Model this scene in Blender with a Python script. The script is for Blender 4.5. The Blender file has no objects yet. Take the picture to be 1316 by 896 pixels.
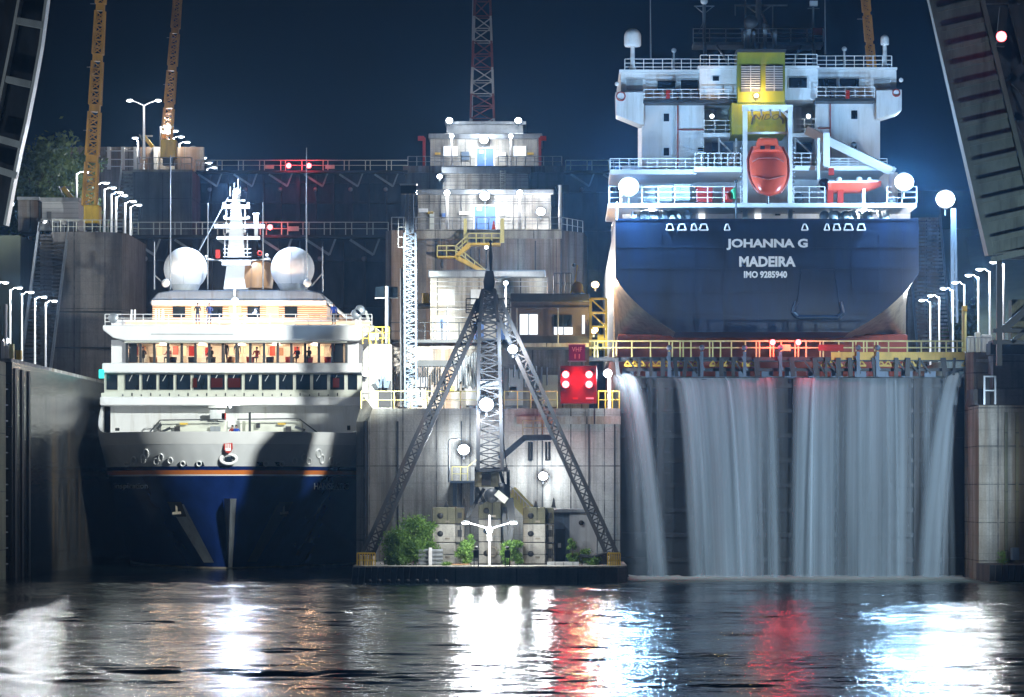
import bpy, math, random
from mathutils import Vector, Matrix
R = math.radians
S = bpy.context.scene
COL = S.collection
F = 4500.0            # focal length in pixels of the 1316 wide frame
VX, VY, CZ = 723.0, 632.0, 6.0
def X(px, Y): return (px - VX) * Y / F
def Z(py, Y): return CZ + (VY - py) * Y / F
def W(px, py, Y): return Vector((X(px, Y), Y, Z(py, Y)))
# ------------------------------------------------------------ camera
cam_d = bpy.data.cameras.new('camera'); cam = bpy.data.objects.new('camera', cam_d); COL.objects.link(cam)
cam.location = (0, 0, CZ); cam.rotation_euler = (R(90), 0, 0)
cam_d.sensor_width = 36; cam_d.lens = 36 * F / 1316
cam_d.shift_x = (658 - VX) / 1316; cam_d.shift_y = (VY - 448) / 1316
cam_d.clip_start = 0.5; cam_d.clip_end = 5000
S.camera = cam
# ------------------------------------------------------------ night sky
wd = bpy.data.worlds.new('World'); S.world = wd; wd.use_nodes = True
nt = wd.node_tree; bg = nt.nodes['Background']
sky = nt.nodes.new('ShaderNodeTexSky'); sky.sky_type = 'NISHITA'; sky.sun_disc = False
sky.sun_elevation = R(-3.0); sky.sun_rotation = R(120); sky.air_density = 1.0; sky.ozone_density = 8.0
nt.links.new(sky.outputs[0], bg.inputs[0]); bg.inputs[1].default_value = 0.10
S.view_settings.view_transform = 'Standard'; S.view_settings.look = 'None'
S.view_settings.exposure = 0.0; S.view_settings.gamma = 1.0
S.render.engine = 'CYCLES'
cy = S.cycles
cy.use_denoising = True; cy.max_bounces = 6; cy.diffuse_bounces = 2; cy.glossy_bounces = 3
cy.transmission_bounces = 4; cy.transparent_max_bounces = 12; cy.volume_bounces = 0
cy.sample_clamp_indirect = 3.0; cy.sample_clamp_direct = 0; cy.caustics_reflective = False; cy.caustics_refractive = False
cy.use_light_tree = True
rnd = random.Random(7)
# ------------------------------------------------------------ materials
def newmat(name):
    m = bpy.data.materials.new(name); m.use_nodes = True
    n = m.node_tree; b = n.nodes['Principled BSDF']; return m, n, b
def L(n, a, b): n.links.new(a, b)
def pos(n, scale=(1, 1, 1)):
    g = n.nodes.new('ShaderNodeNewGeometry'); mp = n.nodes.new('ShaderNodeMapping')
    mp.inputs['Scale'].default_value = scale; L(n, g.outputs['Position'], mp.inputs['Vector']); return mp.outputs[0]
def noise(n, v, sc, det=4, rough=.55):
    t = n.nodes.new('ShaderNodeTexNoise'); t.inputs['Scale'].default_value = sc; t.inputs['Detail'].default_value = det
    t.inputs['Roughness'].default_value = rough; L(n, v, t.inputs['Vector']); return t.outputs['Fac']
def ramp(n, f, stops):
    r = n.nodes.new('ShaderNodeValToRGB'); e = r.color_ramp.elements
    while len(e) < len(stops): e.new(0.5)
    for q, (p, c) in zip(e, stops):
        q.position = p; q.color = (*c, 1) if not isinstance(c, float) else (c, c, c, 1)
    L(n, f, r.inputs[0]); return r.outputs[0]
def mixc(n, f, a, b, mode='MIX'):
    m = n.nodes.new('ShaderNodeMix'); m.data_type = 'RGBA'; m.blend_type = mode
    for s, v in ((m.inputs[0], f), (m.inputs[6], a), (m.inputs[7], b)):
        if isinstance(v, (int, float)): s.default_value = v
        elif isinstance(v, tuple): s.default_value = (*v, 1)
        else: L(n, v, s)
    return m.outputs[2]
def mathn(n, op, a, b=0.0):
    m = n.nodes.new('ShaderNodeMath'); m.operation = op
    for s, v in ((m.inputs[0], a), (m.inputs[1], b)):
        if isinstance(v, (int, float)): s.default_value = v
        else: L(n, v, s)
    return m.outputs[0]
def bump(n, b, h, st, dist):
    k = n.nodes.new('ShaderNodeBump'); k.inputs['Strength'].default_value = st; k.inputs['Distance'].default_value = dist
    L(n, h, k.inputs['Height']); L(n, k.outputs[0], b.inputs['Normal'])
def paint(name, c, rough=.45, metal=0., var=.25, sc=1.2, grime=None):
    m, n, b = newmat(name)
    f = noise(n, pos(n, (1, 1, .35)), sc, 5)
    lo = tuple(x * (1 - var) for x in c); hi = tuple(min(1, x * (1 + var * .5)) for x in c)
    cc = ramp(n, f, [(.3, lo), (.7, hi)])
    if grime:
        g = ramp(n, noise(n, pos(n, (1.6, 1.6, .16)), 1.1, 6, .65), [(.52, 0.), (.72, 1.)])
        gm = mathn(n, 'MULTIPLY', g, .65); cc = mixc(n, gm, cc, grime)
    L(n, cc, b.inputs['Base Color']); b.inputs['Roughness'].default_value = rough; b.inputs['Metallic'].default_value = metal
    return m
def concrete(name, c, joint=(3.0, 4.0), dark=(.05, .045, .04), amount=.6, rust=None, rough=.8, wet=False, tint=None, rthr=.56):
    m, n, b = newmat(name)
    g = n.nodes.new('ShaderNodeNewGeometry'); sp = n.nodes.new('ShaderNodeSeparateXYZ'); L(n, g.outputs['Position'], sp.inputs[0])
    a = noise(n, pos(n), .6, 8, .6); fine = noise(n, pos(n), 7, 6, .7)
    base = ramp(n, a, [(.25, tuple(x * .65 for x in c)), (.5, c), (.8, tuple(min(1, x * 1.3) for x in c))])
    base = mixc(n, .4, base, ramp(n, fine, [(.3, .25), (.7, .95)]), 'MULTIPLY')
    st = noise(n, pos(n, (.35, .35, .12) if wet else (1.1, 1.1, .07)), .9, 7, .65)
    sm = mathn(n, 'MULTIPLY', ramp(n, st, [(.46, 0.), (.64, 1.)]), amount)
    base = mixc(n, sm, base, dark)
    if rust:
        rs = noise(n, pos(n, (.9, .9, .05)), .7, 6, .6)
        base = mixc(n, mathn(n, 'MULTIPLY', ramp(n, rs, [(rthr - .08, 0.), (rthr + .08, 1.)]), .8), base, rust)
    if tint:
        base = mixc(n, ramp(n, noise(n, pos(n, (1, 1, .3)), .35, 4), [(.4, 0.), (.6, .8)]), base, tint)
    if joint:
        u = mathn(n, 'ADD', sp.outputs[0], sp.outputs[1]); u = mathn(n, 'DIVIDE', u, joint[0]); v = mathn(n, 'DIVIDE', sp.outputs[2], joint[1])
        def ln(q, wdt): return mathn(n, 'LESS_THAN', mathn(n, 'ABSOLUTE', mathn(n, 'SUBTRACT', mathn(n, 'FRACT', q), .5)), wdt)
        jj = mathn(n, 'MAXIMUM', ln(u, .045 / joint[0]), ln(v, .04 / joint[1]))
        jj = mathn(n, 'MULTIPLY', jj, ramp(n, noise(n, pos(n), 1.3, 3), [(.35, .35), (.65, .95)]))
        base = mixc(n, jj, base, (.015, .015, .015))
        u2 = mathn(n, 'MULTIPLY', u, joint[0] / 1.2); v2 = mathn(n, 'MULTIPLY', v, joint[1] / 1.2)
        j2 = mathn(n, 'MULTIPLY', mathn(n, 'MAXIMUM', ln(u2, .012), ln(v2, .012)), .35)
        base = mixc(n, j2, base, (.03, .03, .03))
    L(n, base, b.inputs['Base Color'])
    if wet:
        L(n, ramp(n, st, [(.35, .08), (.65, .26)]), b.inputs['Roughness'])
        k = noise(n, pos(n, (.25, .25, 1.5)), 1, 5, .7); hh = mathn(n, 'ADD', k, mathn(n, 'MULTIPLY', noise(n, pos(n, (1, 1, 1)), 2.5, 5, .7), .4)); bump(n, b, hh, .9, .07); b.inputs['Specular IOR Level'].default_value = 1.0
    else:
        b.inputs['Roughness'].default_value = rough; bump(n, b, mathn(n, 'ADD', fine, a), .5, .05)
    return m
def glow(name, c, s, sample=False):
    m, n, b = newmat(name); n.nodes.remove(b); e = n.nodes.new('ShaderNodeEmission')
    e.inputs[0].default_value = (*c, 1); e.inputs[1].default_value = s; L(n, e.outputs[0], n.nodes['Material Output'].inputs[0])
    if not sample: m.cycles.emission_sampling = 'NONE'
    return m
M = {}
M['conc_pier'] = concrete('pier_concrete', (.34, .35, .33), (2.35, 5.2), (.07, .07, .065), .8, rust=(.16, .13, .09), rthr=.64)
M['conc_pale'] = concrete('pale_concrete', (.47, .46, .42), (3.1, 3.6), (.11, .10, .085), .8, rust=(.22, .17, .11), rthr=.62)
M['conc_stain'] = concrete('stained_concrete', (.40, .38, .35), (3.6, 7), (.06, .05, .045), .85, rust=(.19, .10, .05), rthr=.52)
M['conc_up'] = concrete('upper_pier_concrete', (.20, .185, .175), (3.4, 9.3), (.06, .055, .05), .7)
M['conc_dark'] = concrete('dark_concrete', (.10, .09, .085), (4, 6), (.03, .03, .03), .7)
M['conc_right'] = concrete('right_wall_concrete', (.36, .34, .30), (2.4, 2.6), (.05, .045, .04), .75, rust=(.16, .11, .06), rthr=.5)
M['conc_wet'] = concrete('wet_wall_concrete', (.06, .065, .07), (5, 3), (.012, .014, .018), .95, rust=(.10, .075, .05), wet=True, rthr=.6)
M['conc_olive'] = concrete('olive_concrete', (.17, .17, .11), (3, 4), (.03, .03, .02), .8, rust=(.14, .11, .05))
M['soil'] = paint('ground_soil', (.06, .07, .05), .95, sc=.8)
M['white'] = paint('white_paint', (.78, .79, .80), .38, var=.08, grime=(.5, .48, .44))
M['white_clean'] = paint('clean_white_paint', (.82, .83, .84), .35, var=.05)
M['cream'] = paint('cream_paint', (.66, .68, .60), .4, var=.08)
M['grey'] = paint('grey_paint', (.38, .40, .42), .45, grime=(.2, .19, .18))
M['lgrey'] = paint('light_grey_paint', (.55, .58, .6), .45)
M['hullgrey'] = paint('hull_pale_grey', (.66, .68, .70), .35, var=.1)
M['dark'] = paint('dark_steel', (.035, .04, .045), .5, .3)
M['black'] = paint('black_rubber', (.014, .014, .016), .6)
M['steel'] = paint('galvanised_steel', (.30, .33, .36), .42, .5, grime=(.12, .11, .1))
M['bsteel'] = paint('blue_grey_steel', (.12, .17, .24), .5, .3, grime=(.06, .06, .06))
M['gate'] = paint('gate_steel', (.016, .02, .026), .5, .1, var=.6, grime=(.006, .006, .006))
M['radome'] = paint('radome_shell', (.82, .83, .84), .8, var=.06)
M['signalred'] = paint('signal_panel_red', (.17, .008, .012), .5)
M['gateup'] = paint('upper_gate_steel', (.035, .04, .055), .6, .2, var=.7, grime=(.07, .05, .045))
M['derrick'] = paint('derrick_steel', (.055, .062, .07), .5, .2, grime=(.09, .06, .045))
M['yellow'] = paint('yellow_paint', (.75, .50, .05), .45, grime=(.35, .2, .05))
M['paleyellow'] = paint('pale_yellow_paint', (.72, .66, .26), .5)
M['crane'] = paint('crane_orange_yellow', (.62, .34, .06), .5, grime=(.2, .1, .04))
M['red'] = paint('red_paint', (.42, .03, .02), .35)
M['orange'] = paint('lifeboat_orange', (.62, .08, .04), .3, var=.12)
M['redboot'] = paint('antifouling_red', (.32, .07, .05), .6, grime=(.16, .07, .06))
M['navyJ'] = paint('cargo_hull_blue', (.0022, .015, .050), .4, var=.7, sc=.45, grime=(.012, .02, .032))
M['counter'] = paint('grey_tan_plating', (.30, .27, .22), .38, .3, var=.5, grime=(.08, .07, .06))
M['navy'] = paint('cruise_hull_navy', (.006, .022, .12), .22, var=.3)
M['orangeline'] = paint('orange_stripe', (.75, .22, .04), .4, var=.05)
M['rib'] = paint('louvre_metal', (.07, .08, .09), .5)
M['funnel'] = paint('funnel_yellow', (.22, .225, .02), .45, var=.2, grime=(.14, .13, .05))
M['bluedoor'] = paint('blue_door_paint', (.10, .20, .48), .4)
M['brownc'] = paint('cabin_brown', (.09, .074, .074), .7, grime=(.05, .04, .035))
M['wood'] = paint('warm_wood', (.45, .24, .11), .5)
M['winddark'] = paint('dark_window_glass', (.012, .02, .03), .06, .0, var=.5)
M['towerred'] = paint('dull_tower_red', (.12, .02, .02), .6)  # tower colours darkened in the base so the lattice reads dim
M['towerwhite'] = paint('dull_tower_white', (.28, .28, .28), .6)
M['purple'] = paint('purple_sign_face', (.12, .01, .20), .5)
M['greenp'] = paint('green_cloth', (.03, .30, .12), .8)
M['skin'] = paint('skin_tone', (.45, .27, .19), .6)
M['navycloth'] = paint('navy_cloth', (.02, .03, .09), .9)
M['darkcloth'] = paint('dark_cloth', (.03, .03, .035), .9)
M['bluecloth'] = paint('blue_cloth', (.03, .09, .5), .9)
M['redcloth'] = paint('red_cloth', (.4, .04, .03), .9)
M['hair'] = paint('dark_hair', (.03, .02, .015), .8)
M['bark'] = paint('bark', (.09, .07, .05), .9)
M['lens'] = glow('cool_lamp_lens', (.86, .93, 1), 14)
M['lensblue'] = glow('blue_white_lamp_lens', (.62, .82, 1), 16)
M['lenswarm'] = glow('warm_lamp_lens', (1, .62, .28), 14)
M['lensred'] = glow('red_lamp_lens', (1, .10, .11), 12)
M['lensgreen'] = glow('green_lamp_lens', (.05, .9, .8), 2)
M['stripwarm'] = glow('warm_light_strip', (1, .66, .34), 2.2, True)
M['winlit'] = glow('lit_window', (.9, .96, 1), 1.6)
M['screenred'] = glow('red_console_glow', (1, .2, .15), .07)
def leafmat(name, c1, c2):
    m, n, b = newmat(name)
    o = n.nodes.new('ShaderNodeObjectInfo')
    f = noise(n, pos(n), 3.1, 3); L(n, ramp(n, f, [(.35, c1), (.65, c2)]), b.inputs['Base Color'])
    b.inputs['Roughness'].default_value = .6
    tr = n.nodes.new('ShaderNodeBsdfTranslucent'); tr.inputs[0].default_value = (*c2, 1)
    mx = n.nodes.new('ShaderNodeMixShader'); mx.inputs[0].default_value = .3
    L(n, b.outputs[0], mx.inputs[1]); L(n, tr.outputs[0], mx.inputs[2]); L(n, mx.outputs[0], n.nodes['Material Output'].inputs[0])
    return m
M['leafdark'] = leafmat('tree_leaves', (.05, .09, .03), (.17, .23, .08))
M['leaf'] = leafmat('bush_leaves', (.06, .13, .02), (.16, .30, .05))
def glassmat():
    m, n, b = newmat('clear_glass'); n.nodes.remove(b)
    t = n.nodes.new('ShaderNodeBsdfTransparent'); t.inputs[0].default_value = (.9, .92, .92, 1)
    g = n.nodes.new('ShaderNodeBsdfGlossy'); g.inputs['Roughness'].default_value = .02; g.inputs[0].default_value = (.8, .8, .8, 1)
    x = n.nodes.new('ShaderNodeMixShader'); x.inputs[0].default_value = .07
    L(n, t.outputs[0], x.inputs[1]); L(n, g.outputs[0], x.inputs[2]); L(n, x.outputs[0], n.nodes['Material Output'].inputs[0]); return m
M['glass'] = glassmat()
def watermat(name, base, foam=False):
    m, n, b = newmat(name)
    b.inputs['Base Color'].default_value = (*base, 1); b.inputs['IOR'].default_value = 1.33
    b.inputs['Roughness'].default_value = .12; b.inputs['Specular IOR Level'].default_value = .32
    h1 = noise(n, pos(n, (.035, .17, 1)), 1, 4, .55); h2 = noise(n, pos(n, (.22, .75, 1)), 1, 3, .55); h3 = noise(n, pos(n, (1.7, 2.4, 1)), 1, 3, .65)
    h = mathn(n, 'ADD', mathn(n, 'MULTIPLY', h1, .3), mathn(n, 'ADD', mathn(n, 'MULTIPLY', h2, .42), mathn(n, 'MULTIPLY', h3, .2)))
    bump(n, b, h, 1.0, .2)
    rband = ramp(n, noise(n, pos(n, (.045, .33, 1)), 1, 4, .6), [(.36, .05), (.66, .15)])
    L(n, rband, b.inputs['Roughness'])
    if foam:
        g = n.nodes.new('ShaderNodeNewGeometry'); sp = n.nodes.new('ShaderNodeSeparateXYZ'); L(n, g.outputs['Position'], sp.inputs[0])
        y = mathn(n, 'ADD', sp.outputs[1], mathn(n, 'MULTIPLY', noise(n, pos(n, (.15, .5, 1)), 1, 4), 14))
        near = ramp(n, mathn(n, 'DIVIDE', mathn(n, 'SUBTRACT', y, 225), 30), [(.2, 0.), (.75, 1.)])
        xr = ramp(n, mathn(n, 'DIVIDE', sp.outputs[0], 10), [(.2, 0.), (.6, 1.)])
        fac = mathn(n, 'MULTIPLY', near, xr)
        L(n, mixc(n, fac, base, (.22, .30, .28)), b.inputs['Base Color'])
        L(n, mathn(n, 'ADD', mathn(n, 'MULTIPLY', fac, .35), rband), b.inputs['Roughness'])
    return m
M['water'] = watermat('canal_water', (.006, .012, .016), True)
def fallmat(name, sc, lo, hi, a):
    m, n, b = newmat(name)
    b.inputs['Base Color'].default_value = (.68, .82, .92, 1); b.inputs['Roughness'].default_value = .6
    tc = n.nodes.new('ShaderNodeUVMap')
    mp = n.nodes.new('ShaderNodeMapping'); L(n, tc.outputs[0], mp.inputs[0]); mp.inputs['Scale'].default_value = (sc, .25, 1)
    f = noise(n, mp.outputs[0], 1, 6, .6)
    mp2 = n.nodes.new('ShaderNodeMapping'); L(n, tc.outputs[0], mp2.inputs[0]); mp2.inputs['Scale'].default_value = (sc * .22, .3, 1)
    f2 = noise(n, mp2.outputs[0], 1, 3, .5)
    al = ramp(n, mathn(n, 'ADD', mathn(n, 'MULTIPLY', f, .4), mathn(n, 'MULTIPLY', f2, .6)), [(lo, 0.02), (hi, a)])
    sp = n.nodes.new('ShaderNodeSeparateXYZ'); L(n, tc.outputs[0], sp.inputs[0])
    ed = n.nodes.new('ShaderNodeVertexColor'); ed.layer_name = 'edge'
    al = mathn(n, 'MULTIPLY', al, ed.outputs[0])
    t = n.nodes.new('ShaderNodeBsdfTransparent'); x = n.nodes.new('ShaderNodeMixShader')
    tr = n.nodes.new('ShaderNodeBsdfTranslucent'); tr.inputs[0].default_value = (.68, .82, .92, 1)
    y = n.nodes.new('ShaderNodeMixShader'); y.inputs[0].default_value = .45
    L(n, b.outputs[0], y.inputs[1]); L(n, tr.outputs[0], y.inputs[2])
    L(n, al, x.inputs[0]); L(n, t.outputs[0], x.inputs[1]); L(n, y.outputs[0], x.inputs[2]); L(n, x.outputs[0], n.nodes['Material Output'].inputs[0])
    return m
# ------------------------------------------------------------ mesh builder
class MB:
    def __init__(s): s.v = []; s.f = []; s.mi = []; s.sm = []
    def add(s, vs, fs, mi=0, smooth=False):
        o = len(s.v); s.v += [Vector(q) for q in vs]
        for f in fs: s.f.append([o + i for i in f]); s.mi.append(mi); s.sm.append(smooth)
        return s
    def box(s, x0, x1, y0, y1, z0, z1, mi=0):
        if x0 > x1: x0, x1 = x1, x0
        if z0 > z1: z0, z1 = z1, z0
        v = [(x, y, z) for z in (z0, z1) for y in (y0, y1) for x in (x0, x1)]
        return s.add(v, [(0, 2, 3, 1), (4, 5, 7, 6), (0, 1, 5, 4), (2, 6, 7, 3), (0, 4, 6, 2), (1, 3, 7, 5)], mi)
    def pb(s, px0, px1, pt, pb_, Y, d, mi=0):
        return s.box(X(px0, Y), X(px1, Y), Y, Y + d, Z(pb_, Y), Z(pt, Y), mi)
    def bar(s, p, q, w, h=None, mi=0):
        p, q = Vector(p), Vector(q); h = h or w; d = (q - p)
        if d.length < 1e-6: return s
        d.normalize(); up = Vector((0, 0, 1)) if abs(d.z) < .95 else Vector((0, 1, 0))
        a = d.cross(up).normalized() * w / 2; b = a.cross(d).normalized() * h / 2
        v = [c + i * a + j * b for c in (p, q) for i, j in ((-1, -1), (1, -1), (1, 1), (-1, 1))]
        return s.add(v, [(0, 1, 2, 3), (7, 6, 5, 4), (0, 4, 5, 1), (1, 5, 6, 2), (2, 6, 7, 3), (3, 7, 4, 0)], mi)
    def tube(s, p, q, r, r2=None, n=8, mi=0, cap=True):
        p, q = Vector(p), Vector(q); r2 = r if r2 is None else r2; d = (q - p).normalized()
        up = Vector((0, 0, 1)) if abs(d.z) < .95 else Vector((0, 1, 0))
        a = d.cross(up).normalized(); b = a.cross(d); o = len(s.v)
        v = [c + (a * math.cos(t) + b * math.sin(t)) * rr for c, rr in ((p, r), (q, r2)) for t in [2 * math.pi * k / n for k in range(n)]]
        s.add(v, [(k, (k + 1) % n, n + (k + 1) % n, n + k) for k in range(n)], mi, True)
        if cap:
            s.add(v[:n], [tuple(range(n))[::-1]], mi); s.add(v[n:], [tuple(range(n))], mi)
        return s
    def path(s, pts, r, n=6):
        for a, b in zip(pts, pts[1:]): s.tube(a, b, r, n=n)
        return s
    def lathe(s, c, prof, n=20, axis='z', mi=0):
        c = Vector(c); v = []
        for r, h in prof:
            for k in range(n):
                t = 2 * math.pi * k / n; x, y = r * math.cos(t), r * math.sin(t)
                v.append(c + (Vector((x, y, h)) if axis == 'z' else Vector((x, h, y))))
        fs = [(i * n + k, i * n + (k + 1) % n, (i + 1) * n + (k + 1) % n, (i + 1) * n + k) for i in range(len(prof) - 1) for k in range(n)]
        return s.add(v, fs, mi, True)
    def ball(s, c, r, n=16, m=10, sz=1.0, mi=0):
        return s.lathe(c, [(r * math.sin(math.pi * i / m) + 1e-4, -r * sz * math.cos(math.pi * i / m)) for i in range(m + 1)], n, 'z', mi)
    def prism(s, poly, y0, y1, mi=0):       # polygon in XZ, extruded along Y
        n = len(poly); v = [(x, y0, z) for x, z in poly] + [(x, y1, z) for x, z in poly]
        return s.add(v, [tuple(range(n)), tuple(range(n, 2 * n))[::-1]] + [(k, n + k, n + (k + 1) % n, (k + 1) % n) for k in range(n)], mi)
    def pp(s, poly, Y, d, mi=0): return s.prism([(X(a, Y), Z(b, Y)) for a, b in poly], Y, Y + d, mi)
    def ext(s, poly, z0, z1, mi=0):         # polygon in XY, extruded along Z
        n = len(poly); v = [(x, y, z0) for x, y in poly] + [(x, y, z1) for x, y in poly]
        return s.add(v, [tuple(range(n))[::-1], tuple(range(n, 2 * n))] + [(k, (k + 1) % n, n + (k + 1) % n, n + k) for k in range(n)], mi)
    def lattice(s, p, q, w0, w1, n, r=.06, rb=.035, d0=None, d1=None):
        p, q = Vector(p), Vector(q); d = (q - p).normalized()
        up = Vector((0, 1, 0)); a = d.cross(up).normalized(); b = a.cross(d).normalized()
        d0 = d0 or w0; d1 = d1 or w1; rings = []
        for i in range(n + 1):
            t = i / n; c = p.lerp(q, t); w = (w0 + (w1 - w0) * t) / 2; e = (d0 + (d1 - d0) * t) / 2
            rings.append([c + a * i1 * w + b * j1 * e for i1, j1 in ((-1, -1), (1, -1), (1, 1), (-1, 1))])
        for k in range(4):
            s.bar(rings[0][k], rings[-1][k], r * 2)
            for i in range(n):
                k2 = (k + 1) % 4
                if i % 2: s.bar(rings[i][k], rings[i + 1][k2], rb * 2)
                else: s.bar(rings[i][k2], rings[i + 1][k], rb * 2)
                s.bar(rings[i][k], rings[i][k2], rb * 1.6)
        return s
    def build(s, name, mat, parent=None, bev=0):
        me = bpy.data.meshes.new(name); off = parent.matrix_world.translation if parent else Vector()
        if parent:
            off = Vector(); q = parent
            while q: off += q.location; q = q.parent
        me.from_pydata([v - off for v in s.v], [], s.f)
        for m in (mat if isinstance(mat, (list, tuple)) else [mat]): me.materials.append(M[m] if isinstance(m, str) else m)
        me.polygons.foreach_set('material_index', s.mi); me.polygons.foreach_set('use_smooth', s.sm); me.update()
        o = bpy.data.objects.new(name, me); COL.objects.link(o); o.parent = parent
        if bev:
            b = o.modifiers.new('bevel', 'BEVEL'); b.width = bev; b.segments = 2; b.limit_method = 'ANGLE'
        return o
def each(mb, name, mat, parent):
    # one part per connected piece
    par = list(range(len(mb.v)))
    def fnd(i):
        while par[i] != i: par[i] = par[par[i]]; i = par[i]
        return i
    key = {}
    for f in mb.f:
        for q in f[1:]: par[fnd(q)] = fnd(f[0])
    comp = {}
    for f, mi, sm in zip(mb.f, mb.mi, mb.sm): comp.setdefault(fnd(f[0]), []).append((f, mi, sm))
    boxes = []
    for k, fl in comp.items():
        m = MB(); mp = {}
        for f, mi, sm in fl:
            for q in f:
                if q not in mp: mp[q] = len(m.v); m.v.append(mb.v[q])
            m.f.append([mp[q] for q in f]); m.mi.append(mi); m.sm.append(sm)
        m.build(name, mat, parent)
def tag(o, label=None, cat=None, group=None, kind=None):
    if label: o['label'] = label
    if cat: o['category'] = cat
    if group: o['group'] = group
    if kind: o['kind'] = kind
    return o
def T(name, label, cat, loc=(0, 0, 0), group=None):
    o = bpy.data.objects.new(name, None); COL.objects.link(o); o.location = loc; o.empty_display_size = .3
    return tag(o, label, cat, group)
def kids(o): return [c for c in bpy.data.objects if c.parent == o]
def copy_tree(o, parent=None, cache={}):
    ch = cache.setdefault(o.name, kids(o))
    c = o.copy(); COL.objects.link(c); c.parent = parent
    for k in ch: copy_tree(k, c)
    return c
def light(loc, power, color=(.9, .95, 1), r=.3, parent=None, spot=None, aim=None, blend=.5):
    d = bpy.data.lights.new('lamp_light', 'SPOT' if spot else 'POINT'); d.energy = power; d.color = color; d.shadow_soft_size = r
    o = bpy.data.objects.new('lamp_light', d); COL.objects.link(o); loc = Vector(loc)
    if spot:
        d.spot_size = R(spot); d.spot_blend = blend; o.rotation_euler = (Vector(aim) - loc).to_track_quat('-Z', 'Y').to_euler()
    off = Vector(); q = parent
    while q: off += q.location; q = q.parent
    o.location = loc - off; o.parent = parent; return o
def text(body, px0, px1, pt, pb_, Y, mat, parent, depth=.03, shear=0., name='lettering', bold=.0):
    cu = bpy.data.curves.new('t', 'FONT'); cu.body = body; cu.extrude = depth; cu.resolution_u = 3; cu.offset = bold; cu.shear = shear
    o = bpy.data.objects.new('t', cu); COL.objects.link(o); bpy.context.view_layer.update()
    me = bpy.data.meshes.new_from_object(o); bpy.data.objects.remove(o)
    xs = [v.co.x for v in me.vertices]; ys = [v.co.y for v in me.vertices]
    x0, x1, y0, y1 = min(xs), max(xs), min(ys), max(ys)
    off = Vector(); q = parent
    while q: off += q.location; q = q.parent
    for v in me.vertices:
        a = (v.co.x - x0) / (x1 - x0); b = (v.co.y - y0) / (y1 - y0)
        v.co = Vector((X(px0 + (px1 - px0) * a, Y), Y - .02 + v.co.z * -1, Z(pb_ + (pt - pb_) * b, Y))) - off
    me.materials.append(M[mat]); o = bpy.data.objects.new(name, me); COL.objects.link(o); o.parent = parent; return o
ORD = ['first', 'second', 'third', 'fourth', 'fifth', 'sixth', 'seventh', 'eighth', 'ninth', 'tenth', 'eleventh', 'twelfth']
def railing(label, p0, p1, h=1.1, n=None, mat='steel', sp=2.2, r=.035, group=None, mids=1, parent=None, name='railing'):
    p0, p1 = Vector(p0), Vector(p1); u = Vector((0, 0, 1)); n = n or max(1, round((p1 - p0).length / sp))
    t = parent or T(name, label, 'railing', p0, group)
    if parent: t = T('railing', None, None, p0 - _abs(parent)); t.parent = parent
    MB().tube(p0 + u * h, p1 + u * h, r).build('handrail', mat, t)
    for k in range(mids):
        MB().tube(p0 + u * h * (k + 1) / (mids + 1), p1 + u * h * (k + 1) / (mids + 1), r * .8).build('mid_rail', mat, t)
    po = MB().tube(p0, p0 + u * h, r * 1.15).build('post', mat, t)
    for k in range(1, n + 1):
        c = po.copy(); COL.objects.link(c); c.parent = t; c.location = (p1 - p0) * k / n
    return t
def _abs(o):
    off = Vector()
    while o: off += o.location; o = o.parent
    return off
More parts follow.
